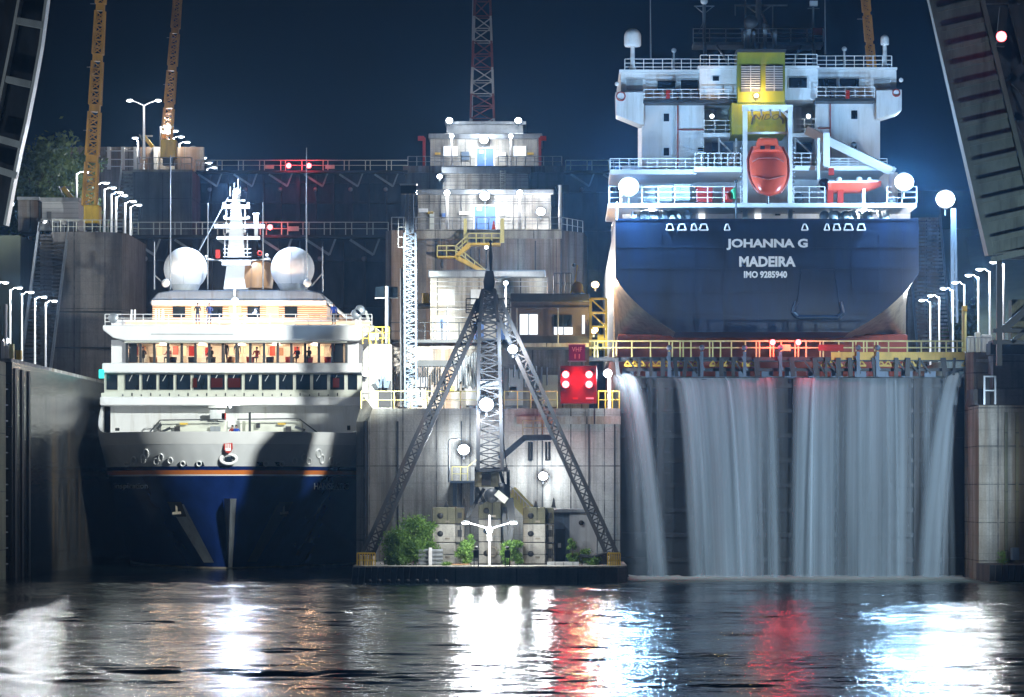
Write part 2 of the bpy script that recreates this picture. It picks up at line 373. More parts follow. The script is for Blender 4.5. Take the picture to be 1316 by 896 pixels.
def person(label, loc, heading=0, jacket='navycloth', trousers='darkcloth', pose='stand', h=1.72, group=None):
    t = T('person', label, 'person', loc, group)
    k = h / 1.72
    J = {'pel': (0, 0, .95), 'wst': (0, .01, 1.08), 'che': (0, .0, 1.32), 'nek': (0, .0, 1.47), 'hd0': (0, -.02, 1.55), 'hd1': (0, -.02, 1.66)}
    E = [('pel', 'wst'), ('wst', 'che'), ('che', 'nek'), ('nek', 'hd0'), ('hd0', 'hd1')]
    Rr = {'pel': .15, 'wst': .13, 'che': .15, 'nek': .055, 'hd0': .085, 'hd1': .085}
    sit = pose == 'sit'
    for s_ in (-1, 1):
        a = 'l' if s_ < 0 else 'r'
        J[a + 'hip'] = (s_ * .1, 0, .90); J[a + 'kne'] = (s_ * .13, -.42, .88) if sit else (s_ * .11, -.02, .50)
        J[a + 'ank'] = (s_ * .13, -.40, .47) if sit else (s_ * .12, .03, .08); J[a + 'toe'] = (s_ * .14, -.56 if sit else -.13, .44 if sit else .04)
        J[a + 'sho'] = (s_ * .19, 0, 1.42)
        if pose == 'lean' or sit: J[a + 'elb'] = (s_ * .27, -.10, 1.15); J[a + 'wri'] = (s_ * .2, -.34, 1.13); hd = Vector((-s_ * .02, -.09, -.01))
        else: J[a + 'elb'] = (s_ * .26, .02, 1.14); J[a + 'wri'] = (s_ * .27, -.05, .90); hd = Vector((0, -.02, -.09))
        w = Vector(J[a + 'wri']); J[a + 'plm'] = tuple(w + hd)
        E += [('pel', a + 'hip'), (a + 'hip', a + 'kne'), (a + 'kne', a + 'ank'), (a + 'ank', a + 'toe'), ('che', a + 'sho'), (a + 'sho', a + 'elb'), (a + 'elb', a + 'wri'), (a + 'wri', a + 'plm')]
        Rr.update({a + 'hip': .095, a + 'kne': .06, a + 'ank': .042, a + 'toe': .035, a + 'sho': .07, a + 'elb': .046, a + 'wri': .028, a + 'plm': .033})
        side = Vector((1, 0, 0)) if (pose == 'lean' or sit) else Vector((0, 1, 0))
        for f in range(4):
            nm = a + 'f%d' % f; J[nm] = tuple(w + hd + side * (f - 1.5) * .021 + hd.normalized() * (.085 - .008 * abs(f - 1.4)) + Vector((0, 0, -.01)))
            E.append((a + 'plm', nm)); Rr[nm] = .0085
        J[a + 'th'] = tuple(w + hd * .6 - side * .06 + hd * .2); E.append((a + 'plm', a + 'th')); Rr[a + 'th'] = .010
    names = list(J); me = bpy.data.meshes.new('body')
    rot = Matrix.Rotation(heading, 4, 'Z')
    me.from_pydata([rot @ (Vector(J[q]) * k) for q in names], [(names.index(a), names.index(b)) for a, b in E], [])
    o = bpy.data.objects.new('tmp', me); COL.objects.link(o)
    sk = o.modifiers.new('s', 'SKIN'); sub = o.modifiers.new('u', 'SUBSURF'); sub.levels = 1; sub.render_levels = 1
    for i, q in enumerate(names):
        v = me.skin_vertices[0].data[i]; rr = Rr[q] * k; v.radius = (rr, rr * (.8 if q in ('che', 'wst', 'pel') else 1)); v.use_root = (q == 'pel')
    bpy.context.view_layer.update(); dg = bpy.context.evaluated_depsgraph_get()
    m2 = bpy.data.meshes.new_from_object(o.evaluated_get(dg)); bpy.data.objects.remove(o)
    m2.materials.clear()
    for q in (jacket, trousers, 'skin'): m2.materials.append(M[q])
    for p in m2.polygons:
        c = rot.inverted() @ p.center / k; p.use_smooth = True
        tb = abs(c.x) < .18
        p.material_index = 2 if c.z > 1.47 or (not tb and c.z < .9 and c.z > .6 and not sit) else (1 if c.z < .93 and abs(c.x) < .24 else 0)
    b = bpy.data.objects.new('body', m2); COL.objects.link(b); b.parent = t
    hc = Vector(loc) + rot @ Vector((0, .03, 1.665)) * k
    MB().ball(hc, .102 * k, 10, 6, 1.0).build('hair', 'hair', t)
    fc = Vector(loc) + rot @ Vector((0, -.115, 1.60)) * k
    MB().ball(fc, .022 * k, 6, 4).build('nose', 'skin', t)
    return t
# ============================================================ SETTING
def sheet(name, x0, x1, y0, y1, z, mat, kind='structure'):
    return tag(MB().add([(x0, y0, z), (x1, y0, z), (x1, y1, z), (x0, y1, z)], [(0, 1, 2, 3)]).build(name, mat), kind=kind)
import numpy as np
def water_sheet():
    xs = np.concatenate([[-600, -200, -80], np.arange(-52, 46.1, .45), [70, 200, 600]]); ys = np.concatenate([[-8, 40, 80], np.arange(94, 246, .27), [262, 432]])
    gx, gy = np.meshgrid(xs, ys); z = np.zeros_like(gx); r_ = np.random.RandomState(5)
    for k in range(46):
        lam = 10 ** r_.uniform(-.02, .85); ang = r_.normal(0, .38 if lam > 3 else .55); s_ = .021 * (1.45 if lam < 3 else .12)
        kk = 2 * np.pi / lam; z += s_ / kk * np.sin(kk * (gx * np.sin(ang) + gy * np.cos(ang)) + r_.uniform(0, 6.28) + .8 * np.sin(gx * .13 + k) )
    gust = .55 + .45 * np.sin(gy * .21 + 1.5 * np.sin(gx * .05)) * np.cos(gx * .07 + gy * .09)
    win = np.clip((gx + 52) / 4, 0, 1) * np.clip((46 - gx) / 4, 0, 1) * np.clip((gy - 94) / 6, 0, 1) * np.clip((244 - gy) / 14, 0.12, 1); win[:3] = 0; win[-2:] = 0; win[:, :3] = 0; win[:, -3:] = 0
    z = z * gust * win; ny, nx = gx.shape
    v = np.stack([gx, gy, z], -1).reshape(-1, 3); i = np.arange(ny - 1)[:, None] * nx + np.arange(nx - 1)[None]; f = np.stack([i, i + 1, i + nx + 1, i + nx], -1).reshape(-1, 4)
    me = bpy.data.meshes.new('water'); me.from_pydata(v.tolist(), [], f.tolist()); me.polygons.foreach_set('use_smooth', [True] * len(f)); me.materials.append(M['water'])
    o = bpy.data.objects.new('water', me); COL.objects.link(o); tag(o, kind='structure')
water_sheet()
WU = 14.15
tag(MB().box(4.1, 28.25, 247.6, 432, -1, WU).build('water', 'water'), kind='structure')
sheet('ground', -600, 600, 470, 1000, 46.4, 'soil')
tag(MB().box(-600, -60, 240, 471, -1, 20).build('terrain', 'soil'), kind='structure')
tag(MB().box(34.5, 600, 250, 471, -1, 15.7).build('terrain', 'soil'), kind='structure')
tag(MB().add([(34.5, 285, 15.9), (120, 285, 15.9), (120, 330, 46), (38, 330, 30), ], [(0, 1, 2, 3)]).build('hill', 'soil'), kind='structure')
def wall(name, label, cat, mb, mat, bev=0): return tag(mb.build(name, mat, bev=bev), label, cat)
# left lock wall
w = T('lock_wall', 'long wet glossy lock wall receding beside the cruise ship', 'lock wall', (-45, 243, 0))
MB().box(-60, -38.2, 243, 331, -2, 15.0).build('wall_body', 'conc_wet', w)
MB().box(-60, -38.25, 243.02, 331, 15.004, 15.25).build('coping', 'conc_pale', w)
mb = MB()
for i in range(3): mb.box(-38.2, -38.08, 243.6 + 3.1 * i, 244.5 + 3.1 * i, .0, 14.6)
mb.build('fender_strip', 'black', w)
w = T('approach_wall', 'olive stained concrete end wall at the far left edge of the water', 'approach wall', (-46, 238, 0))
MB().box(-60, -38.4, 238, 241.6, -2, 14.95).build('wall_body', 'conc_olive', w, bev=.12)
MB().box(-60, -39.6, 241.6, 243, -2, 14.9).build('recess_face', 'dark', w)
mb = MB()
for i in range(12): mb.bar((-38.75, 241.5, 1 + i * 1.1), (-38.45, 242.6, 1 + i * 1.1), .08)
each(mb, 'ladder_rung', 'steel', w)
# centre pier
P = T('lock_pier', 'huge pale panelled concrete pier standing between the two locks', 'lock pier', (-5, 245, 0))
xl, xr = -14.5, 4.03
zt = Z(525, 245)
MB().ext([(xl, 246.2), (-13.6, 245), (xr, 245), (xr, 330), (xl, 330)], -2, zt - .9).build('pier_body', 'conc_pier', P)
MB().add([(xl, 246.2, zt - .9), (-13.6, 245, zt - .9), (xr, 245, zt - .9), (xr, 330, zt - .9), (xl, 330, zt - .9),
          (xl + .5, 246.6, zt + .9), (-13.3, 245.0, zt + .0), (xr, 245, zt), (xr, 330, zt), (xl + .5, 330, zt + .9)],
         [(0, 1, 6, 5), (1, 2, 7, 6), (2, 3, 8, 7), (3, 4, 9, 8), (4, 0, 5, 9), (5, 6, 7, 8, 9)]).build('pier_coping', 'conc_pier', P)
MB().box(X(664, 245), xr + .03, 244.9, 246, zt - 1.1, zt - .55).build('coping_band', 'conc_stain', P)
mb = MB()
for px in (470, 511): mb.box(X(px, 245) - .07, X(px, 245) + .07, 244.96, 245.1, .9, zt - .9)
for px in (593, 697, 757, 790): mb.box(X(px, 245) - .05, X(px, 245) + .05, 244.96, 245.1, .9, zt - .9)
mb.build('wall_joint', 'dark', P)
# island
isl = [(-13.9, 244.6), (-13.9, 231.5), (-13.0, 229.6), (-11, 229), (1.6, 229), (3.6, 229.8), (4.3, 231.6), (4.3, 244.6)]
I = T('mooring_island', 'low dark flat landing island carrying the derrick, in front of the pier', 'island', (-5, 235, 0))
MB().ext(isl, -1.5, 1.0).build('island_body', 'conc_dark', I)
MB().ext([(x * .995 - .02, y + .1) for x, y in isl], 1.004, 1.12).build('island_top', 'conc_pale', I)
mb = MB()
for i in range(15):
    x = -13.7 + i * .42; c = rnd.uniform(-.1, .1)
    mb.add([(x, 228.9 + (1.2 if x < -13 else 0), 1.05), (x + .36, 228.85 + (.9 if x < -13 else 0), 1.05), (x + .36 + c, 228.6, -.1), (x + c - .1, 228.7, -.1),
            (x, 229.2, 1.05), (x + .36, 229.2, 1.05), (x + .36 + c, 229.1, -.1), (x + c - .1, 229.1, -.1)],
           [(0, 1, 2, 3), (4, 7, 6, 5), (0, 4, 5, 1), (3, 2, 6, 7), (0, 3, 7, 4), (1, 5, 6, 2)])
each(mb, 'hanging_rubber_fender', 'gate', I)
mb = MB()
for i in range(9): mb.ball((-12.6 + i * .62, 228.8, .12), .2, 8, 6)
each(mb, 'rubber_buffer', 'black', I)
# left pillar on the lower pier
Q = T('pier_pillar', 'pale blue-lit concrete pillar with sloped head beside the cruise ship', 'pillar', (-13.2, 250, 12))
x0, x1 = X(464, 250), X(503, 250)
MB().prism([(x0, zt), (x1, zt), (x1, Z(442, 250)), (x0 + .6, Z(442, 250)), (x0 + .1, Z(452, 250))], 250, 251.4).build('pillar_body', 'conc_pier', Q, bev=.08)
MB().pb(486, 502.6, 489, 523, 249.9, .2).build('doorway', 'black', Q)
mb = MB()
for i in range(12):
    x = X(486 + rnd.random() * 15, 249.6); z = Z(491, 249.6); mb.bar((x, 249.6, z - .4), (x + rnd.uniform(-.3, .3), 249.5, z + rnd.uniform(0, .45)), .14)
mb.build('scrap_pile', 'bsteel', Q)
railing('yellow railing with a blue panel on top of the blue-lit pillar', W(466, 442, 250.3), W(500, 442, 250.3), 1.2, 4, 'yellow', mids=2)
t = T('control_box', 'blue and white control box on legs above the pale pillar', 'box', W(479, 442, 250.4))
MB().pb(473, 486, 428, 437, 250.4, .8).build('cabinet', 'lgrey', t); MB().pb(474, 485, 429, 436, 250.33, .05).build('panel', 'bluedoor', t)
MB().pb(475, 477, 437, 442, 250.6, .1).pb(482, 484, 437, 442, 250.6, .1).build('leg', 'yellow', t)
# back wall of lower level
B = T('machinery_wall', 'soot stained back wall of the lower pier behind the derrick mast', 'wall', (-5, 256, 12))
MB().box(X(503, 256), X(757, 256), 256, 262, 11, Z(441, 256)).build('wall_body', 'conc_stain', B)
MB().pb(553, 657, 443, 449, 255.9, .2).build('ledge', 'conc_pale', B)
MB().pb(530, 620, 463, 471, 255.85, .2).build('cable_tray', 'dark', B)
for a, b_, c, d, m in ((535, 547, 472, 484, 'brownc'), (534, 549, 485, 497, 'winlit'), (599, 612, 484, 521, 'white'), (648, 672, 475, 521, 'lgrey'), (696, 717, 482, 523, 'cream'), (536, 543, 500, 521, 'steel'), (575, 584, 496, 502, 'yellow'), (655, 664, 497, 502, 'yellow')):
    MB().pb(a, b_, c, d, 255.7, .35).build({'winlit': 'window', 'brownc': 'cabinet', 'yellow': 'notice_plate'}.get(m, 'door' if c > 470 and d > 515 else 'cabinet'), m, B)
mb = MB()
for k in range(14):
    x = 590 + k * 2.2; mb.tube(W(x, 452 + rnd.random() * 8, 255.6), W(x + rnd.uniform(-3, 3), 490 + rnd.random() * 12, 255.6), .09, n=6)
for k in range(10):
    x = 640 + k * 7; mb.tube(W(x, 468 + rnd.random() * 6, 255.6), W(x, 480 + rnd.random() * 30, 255.6), .07, n=6)
mb.build('pipework', 'steel', B)
mb = MB()
for k in range(22): a = W(505 + k * 3.2, rnd.uniform(470, 480), 255.6); mb.tube(a, a + Vector((0, 0, -rnd.uniform(.8, 2.4))), .05, n=5)
mb.build('conduit', 'dark', B)
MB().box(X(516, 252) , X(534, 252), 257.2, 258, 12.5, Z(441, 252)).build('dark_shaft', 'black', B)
railing('pale yellow railing along the front edge of the lower pier top', (X(464, 245.3), 245.3, zt), (X(613, 245.3), 245.3, zt), 1.2, 7, 'paleyellow')
railing('yellow railing between the derrick mast and the red signal', (X(648, 245.3), 245.3, zt), (X(716, 245.3), 245.3, zt), 1.2, 4, 'paleyellow')
railing('short yellow railing right of the red signal on the pier corner', (X(769, 245.3), 245.3, zt), (X(796, 245.3), 245.3, zt), 1.2, 3, 'yellow')
# level two
Y2 = 258
z2 = Z(438, 257)
D = T('middle_deck', 'thin dark edged deck with railings above the stained wall', 'deck', (-6, 257, z2))
MB().box(X(500, 255), X(662, 255), 255, 275, z2 - .22, z2).build('deck_slab', 'dark', D)
railing('dark railing on the middle deck left of the derrick mast', (X(502, 255.2), 255.2, z2), (X(612, 255.2), 255.2, z2), 1.25, 5, 'dark', parent=D)
Bd = T('white_cabin', 'white flat roofed lock cabin behind the derrick mast top', 'cabin', (X(620, 262), 262, z2))
MB().pb(553, 703, 356, 437, 262, 12).build('wall', 'conc_pale', Bd)
MB().pb(550, 701, 347, 357, 261.5, 13).build('roof', 'steel', Bd, bev=.1)
for a, b_, c, d, m, nm in ((561, 577, 406, 437, 'winlit', 'door'), (564.5, 573, 410, 422, 'bluedoor', 'window'), (609, 622, 415, 437, 'bluedoor', 'door'), (638, 652, 415, 437, 'bluedoor', 'door'), (563, 584, 372, 392, 'lgrey', 'shutter'), (605, 622, 372, 392, 'lgrey', 'shutter')):
    MB().pb(a, b_, c, d, 261.9 if nm != 'window' else 261.86, .2).build(nm, m, Bd)
mb = MB()
for z in (362, 368, 378, 388, 398, 408): mb.bar(W(553.2, z, 261.95), W(703, z, 261.95), .05)
mb.build('cladding_joint', 'steel', Bd)
for px in (556, 575): 
    t = T('deck_post', ('slim grey post left of' if px < 560 else 'slim grey post right of') + ' the white cabin door on the middle deck', 'post', W(px, 437, 257)); MB().tube(W(px, 437, 257), W(px, 396, 257), .07).build('pole', 'steel', t)
t = T('storage_drum', 'pair of yellow and white drums on the ledge left of the white cabin', 'drum', W(549, 391, 275))
MB().tube(W(547, 390, 275), W(547, 377, 275), .3, n=14).build('yellow_drum', 'yellow', t); MB().tube(W(553, 390, 275.1), W(553, 377, 275.1), .22, n=14).build('white_drum', 'white', t)
MB().pb(536, 566, 390, 393.5, 274, 4).build('ledge', 'conc_pale', t)
# control cabin (brown) on the right
C = T('control_cabin', 'brown control cabin with bright lit windows above the red signal', 'cabin', (X(707, 251), 251, z2))
MB().pb(657, 757, 387, 441, 251, 9).build('wall', 'brownc', C)
MB().pb(655.5, 758, 377, 388, 250.6, 10).build('roof', 'dark', C, bev=.08)
for a, b_, c, d, m in ((668, 691, 404, 430, 'winlit'), (712, 736, 420.5, 430, 'winlit'), (712, 735, 405, 420, 'winddark'), (748, 751.5, 405, 429, 'winlit')):
    f = MB().pb(a, b_, c, d, 250.9, .15).build('window', m, C)
    if a != 748:
        MB().pb((a + b_) / 2 - .6, (a + b_) / 2 + .6, c, d, 250.84, .05).build('glazing_bar', 'dark', f)
mb = MB().bar(W(657, 396, 250.9), W(757, 396, 250.9), .12); mb.build('string_course', 'brownc', C)
MB().pb(657, 757, 432, 441, 250.85, .2).build('base_band', 'dark', C)
for px in (664, 717):
    MB().tube(W(px, 441, 250.5), W(px, 396, 250.5), .05).build('rain_pipe', 'steel', C)
MB().pb(657, 757, 441, 446, 250.7, 6).build('floor_slab', 'conc_pale', C)
railing('dark railing around the flat roof of the brown control cabin', W(712, 377, 252), W(734, 377, 252), 1.45, 3, 'dark')
t = T('signal_horn', 'yellow deck winch on the right end of the brown cabin roof', 'winch', W(745, 377, 252))
MB().lathe(W(742, 370, 252), [(.01, -.5), (.42, -.5), (.42, -.3), (.2, -.3), (.2, .3), (.42, .3), (.42, .5), (.01, .5)], 14, 'y').build('drum', 'yellow', t)
MB().bar(W(733, 377, 252), W(742, 363, 252), .09).bar(W(751, 377, 252), W(742, 363, 252), .09).bar(W(737, 377, 252.6), W(742, 341, 252.6), .1).build('frame', 'yellow', t)
MB().ball(W(737.5, 341, 252.6), .14, 8, 6).build('beacon', 'dark', t)
# level three pier
Y3 = 330
P3 = T('lock_pier', 'rust stained concrete pier carrying the yellow staircase', 'lock pier', (-7, Y3, 14))
z3 = Z(296, Y3)
MB().ext([(X(495, Y3), Y3 + 1), (X(503, Y3), Y3), (X(720, Y3), Y3), (X(750, Y3), Y3 + 3), (X(755, Y3) + .05, Y3 + 9), (X(755, Y3), 432), (X(495, Y3), 432)], 10, z3).build('pier_body', 'conc_stain', P3)
MB().box(X(535, Y3), X(722, Y3), Y3 - .25, Y3 + .1, Z(307, Y3), Z(295, Y3)).build('coping_band', 'conc_pale', P3)
mb = MB()
for px in (560, 688, 721): mb.box(X(px, Y3) - .06, X(px, Y3) + .06, Y3 - .05, Y3 + .05, 15, z3 - 1)
mb.build('wall_joint', 'dark', P3)
MB().ext([(X(535, Y3), Y3 - .3), (X(535, Y3) + .2, Y3 - .35), (X(548, Y3), Y3 - .35), (X(548, Y3), Y3 - .01), (X(535, Y3), Y3 - .01)], 14, z3 - 1).build('vertical_rib', 'conc_up', P3)
def double_door(parent, a, b_, c, d, Y):
    MB().pb(a - 2, b_ + 2, c - 2, d, Y - .06, .2).build('door_frame', 'white_clean', parent)
    for k in (0, 1):
        m = (a + b_) / 2; l, r = (a, m - .3) if k == 0 else (m + .3, b_)
        dd = MB().pb(l, r, c, d, Y - .12, .1).build('door', 'bluedoor', parent)
        MB().pb((r - 1.6) if k == 0 else (l + .6), (r - .6) if k == 0 else (l + 1.6), (c + d) / 2, (c + d) / 2 + 3, Y - .2, .1).build('handle', 'steel', dd)
    MB().pb(a + 3, a + 9, c + 2, c + 6, Y - .2, .05).build('notice_plate', 'white_clean', parent)
B3 = T('valve_house', 'low pale concrete valve house with blue double doors on the middle pier', 'building', (X(624, 340), 340, z3))
MB().pb(537, 708, 249, 296.5, 340, 14).build('wall', 'conc_pale', B3)
MB().pb(535, 712, 243, 250, 339.4, 15.5).build('roof', 'steel', B3, bev=.1)
double_door(B3, 610, 637, 265, 295, 340)
for a, b_, c, d, m in ((538, 550, 268, 273, 'white_clean'), (552, 558, 273, 296, 'cream'), (568, 574, 274, 280, 'bluedoor'), (590, 602, 272, 276, 'white_clean'), (640, 648, 272, 277, 'white_clean'), (550, 557, 272, 275, 'yellow')):
    MB().pb(a, b_, c, d, 339.86, .2).build('sign_panel' if m != 'cream' else 'side_door', m, B3)
mb = MB()
for z in (256, 262, 284): mb.bar(W(537.2, z, 339.98), W(708, z, 339.98), .06)
for px in (566, 592, 660, 684): mb.bar(W(px, 251, 339.98), W(px, 295, 339.98), .05)
mb.build('panel_joint', 'conc_up', B3)
railing('light railing along the edge of the middle pier in front of the blue doors', (X(503, Y3), Y3 + .3, z3), (X(722, Y3), Y3 + .3, z3), 1.25, 14, 'steel')
railing('light railing on the curved right corner of the middle pier', (X(722, Y3), Y3 + .3, z3), (X(749, Y3 + 5), Y3 + 5, z3), 1.25, 4, 'white')
# yellow staircase
Ys = 327.5
st = T('staircase', 'yellow zigzag steel staircase on the rusty middle pier', 'staircase', W(600, 349, Ys))
def ps(a): return W(a[0], a[1], Ys)
MB().pb(600, 643, 312, 315, Ys, 2).pb(562, 586, 329, 331, Ys, 2).build('landing', 'yellow', st)
for s_, (a, b_) in enumerate((((604, 313), (586, 330)), ((586, 330), (622, 349)))):
    each(MB().bar(ps(a), ps(b_), .12, .35).bar(ps(a) + Vector((0, 1.6, 0)), ps(b_) + Vector((0, 1.6, 0)), .12, .35), 'stringer', 'yellow', st)
    mb = MB()
    for k in range(9): c = ps(a).lerp(ps(b_), (k + .5) / 9); mb.box(c.x - .2, c.x + .2, Ys, Ys + 1.6, c.z, c.z + .05)
    mb.build('tread', 'paleyellow', st)
mb = MB()
for a, b_ in (((601, 300), (643, 300)), ((601, 306), (643, 306)), ((603, 300), (586, 316)), ((603, 306), (586, 322)), ((562, 316), (586, 316)), ((562, 322), (586, 322)), ((586, 316), (624, 347)), ((586, 322), (620, 349)), ((562, 316), (562, 330)), ((574, 316), (574, 330)), ((586, 316), (586, 330)), ((598, 325), (598, 336)), ((610, 335), (610, 344)), ((601, 300), (601, 313)), ((612, 300), (612, 313)), ((622, 300), (622, 313)), ((632, 300), (632, 313)), ((643, 300), (643, 313)), ((594, 308), (594, 320))):
    mb.bar(ps(a), ps(b_), .09)
mb.build('handrail', 'paleyellow', st)
for q0, q1 in ((596, 600), (643, 648)): MB().pb(q0, q1, 281, 312, Ys + .4, .4).build('gate_post', 'paleyellow', st)
mb = MB()
for px in (569, 605, 616, 625): mb.bar(W(px, 320, 329.6), W(px, 345, 329.6), .12)
each(mb, 'support', 'dark', st)
t = T('traffic_cone', 'small orange traffic cone beside the blue doors of the valve house', 'cone', W(634.5, 296, 333))
MB().lathe(W(634.5, 296, 333), [(.001, .9), (.05, .9), (.2, .05), (.32, .05), (.32, 0)], 12).build('cone', 'orange', t)
# upper pier (level 5)
Y5 = 440; z5 = Z(214, Y5)
P5 = T('lock_pier', 'dark brown concrete pier at the top of the lock flight', 'lock pier', (X(622, Y5), Y5, 30))
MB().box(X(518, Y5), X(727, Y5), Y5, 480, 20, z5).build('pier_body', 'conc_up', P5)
MB().box(X(518, Y5), X(727, Y5), Y5 - .3, Y5, z5 - .8, z5 + .05).build('coping', 'conc_stain', P5)
B4 = T('winch_house', 'pale block with flat roof and ladder between the two pier levels', 'building', (X(622, 432), 432, 31))
MB().pb(569, 679, 221, 300, 432, 7.6).build('wall', 'conc_pale', B4)
MB().pb(567, 682, 214, 223, 431.5, 8).build('roof', 'steel', B4, bev=.1)
mb = MB()
for z in (228, 233, 238): mb.bar(W(569.2, z, 431.98), W(679, z, 431.98), .07)
mb.build('panel_joint', 'conc_up', B4)
t = T('caged_ladder', 'cream caged ladder on the pale block below the top building', 'ladder', W(646, 245, 431))
mb = MB().bar(W(643, 245, 431.2), W(643, 219, 431.2), .1).bar(W(649, 245, 431.2), W(649, 219, 431.2), .1)
for k in range(9): mb.bar(W(643, 244 - k * 3, 431.2), W(649, 244 - k * 3, 431.2), .08)
mb.build('ladder', 'cream', t)
mb = MB()
for k in range(5): mb.path([W(643, 240 - k * 5, 431.2), W(642, 240 - k * 5, 430.6), W(646, 240 - k * 5, 430.2), W(650, 240 - k * 5, 430.6), W(649, 240 - k * 5, 431.2)], .04)
mb.build('cage', 'cream', t)
B5 = T('top_building', 'pale concrete house with blue double doors under the radio tower', 'building', (X(624, 448), 448, z5))
MB().pb(553, 695, 178, 216, 448, 12).build('wall', 'conc_pale', B5)
MB().pb(550.5, 697, 171.5, 178.5, 447.3, 13.5).build('roof', 'steel', B5, bev=.1)
MB().pb(574, 672, 158, 172, 452, 9).build('roof_storey', 'lgrey', B5)
MB().pb(572, 676, 156, 160, 451.5, 10).build('upper_roof', 'steel', B5)
double_door(B5, 613, 634, 191, 214, 448)
for a, b_, c, d, m, nm in ((570, 588, 188, 201, 'winlit', 'window'), (660, 676, 188, 201, 'winlit', 'window'), (593, 603, 195, 206, 'bsteel', 'vent_grille'), (638, 650, 196, 201, 'white_clean', 'sign_panel'), (559, 566, 196, 199, 'yellow', 'sign_panel'), (678, 686, 196, 199, 'yellow', 'sign_panel')):
    MB().pb(a, b_, c, d, 447.88, .2).build(nm, m, B5)
railing('pale railing along the top pier in front of the upper blue doors, left half', (X(524, Y5), Y5 + .4, z5), (X(604, Y5), Y5 + .4, z5), 1.3, 7, 'steel', r=.05)
railing('pale railing along the top pier in front of the upper blue doors, right half', (X(640, Y5), Y5 + .4, z5), (X(722, Y5), Y5 + .4, z5), 1.3, 7, 'steel', r=.05)
for px, sd in ((545, -1), (694, 1)):
    t = T('red_davit', 'small dark red arm post at the ' + ('left' if sd < 0 else 'right') + ' end of the top building', 'davit', W(px, 214, 444))
    MB().bar(W(px, 214, 444), W(px, 177, 444), .35).build('post', 'red', t); MB().bar(W(px, 178, 444), W(px + 8 * sd, 178, 444), .3, .6).build('arm', 'red', t)
# radio tower
t = T('radio_tower', 'tall tapering red and white lattice radio tower on the top building', 'tower', W(620, 171, 456))
def tp(px, py): return W(px, py, 456)
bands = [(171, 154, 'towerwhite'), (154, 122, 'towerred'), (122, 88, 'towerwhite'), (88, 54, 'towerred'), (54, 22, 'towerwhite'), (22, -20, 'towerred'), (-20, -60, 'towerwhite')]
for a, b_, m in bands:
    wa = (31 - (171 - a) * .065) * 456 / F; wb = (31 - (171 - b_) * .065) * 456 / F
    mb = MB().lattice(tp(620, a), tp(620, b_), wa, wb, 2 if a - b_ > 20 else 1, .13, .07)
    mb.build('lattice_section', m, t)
MB().bar(tp(606, 171), tp(609, -60), .25).build('cable_duct', 'steel', t)
# footbridges & gates
def footbridge(label, px0, px1, py, Y, mat, cat='footbridge'):
    z = Z(py, Y); t = T('footbridge', label, cat, (X(px0, Y), Y, z))
    MB().box(X(px0, Y), X(px1, Y), Y - .1, Y + 1.6, z - .28, z).build('walkway', 'dark', t)
    n = int((px1 - px0) / 26)
    mb = MB()
    for k in range(n + 1):
        for e in (0, .6):
            x = X(px0, Y) + (X(px1, Y) - X(px0, Y)) * k / n + e
            if x <= X(px1, Y): mb.bar((x, Y, z), (x, Y, z + 1.25), .1)
    each(mb, 'railing_post', mat, t)
    MB().bar((X(px0, Y), Y, z + 1.25), (X(px1, Y), Y, z + 1.25), .09).build('handrail', mat, t)
    MB().bar((X(px0, Y), Y, z + .62), (X(px1, Y), Y, z + .62), .07).build('mid_rail', mat, t)
    return t
fb1 = footbridge('long railed footbridge across the middle gate behind the cruise ship mast', 170, 499, 302, 346, 'cream')
MB().pb(370, 384, 291, 297, 345.8, .1).build('sign_panel', 'cream', fb1)
fb2 = footbridge('long railed footbridge across the topmost gate left of the top building', 252, 524, 219, 436, 'cream')
MB().pb(340, 352, 212, 217, 435.8, .1).build('sign_panel', 'cream', fb2); MB().pb(418, 430, 212, 217, 435.8, .1).build('sign_panel', 'cream', fb2)
footbridge('short railed footbridge between the top building and the cargo ship', 727, 975, 219, 436, 'cream')
def upgate(label, px0, px1, ytop, zb, Y):
    g = T('lock_gate', label, 'lock gate', (X((px0 + px1) / 2, Y), Y, zb)); zt_ = Z(ytop, Y); x0, x1 = X(px0, Y), X(px1, Y)
    MB().box(x0, x1, Y, Y + 1.4, zb, zt_).build('gate_plate', 'gateup', g)
    n = 12; mb = MB(); mh = MB()
    for k in range(n + 1):
        x = x0 + (x1 - x0) * k / n; wdt = .5 if k % 3 == 0 else .22
        mb.box(x - wdt / 2, x + wdt / 2, Y - .9, Y, zb, zt_ - .5)
    for k in range(7):
        z = zb + (zt_ - zb) * (k + .5) / 7; mh.box(x0, x1, Y - .55, Y - .01, z - .16, z + .16)
    each(mb, 'vertical_stiffener', 'gateup', g); each(mh, 'horizontal_beam', 'gateup', g)
    for k in range(6):
        mb = MB(); x = x0 + (x1 - x0) * (k + .5) / 6
        mb.bar((x - 1.4, Y - 1.1, zt_ - .4), (x + .9, Y - 1.1, zt_ - 1.9), .25).bar((x + .9, Y - 1.1, zt_ - 1.9), (x + 1.5, Y - 1.1, zt_ - .3), .18).ball((x, Y - 1.2, zt_ - 2.3), .28, 8, 6)
        mb.build('walkway_bracket', 'steel', g)
    return g
upgate('dark ribbed steel lock gate behind the cruise ship', 160, 497, 304, -1, 348)
upgate('dark ribbed topmost steel lock gate left of the top building', 248, 519, 221, 28, 438)
upgate('dark topmost lock gate glimpsed between top building and cargo ship', 727, 977, 221, 12, 438.5)
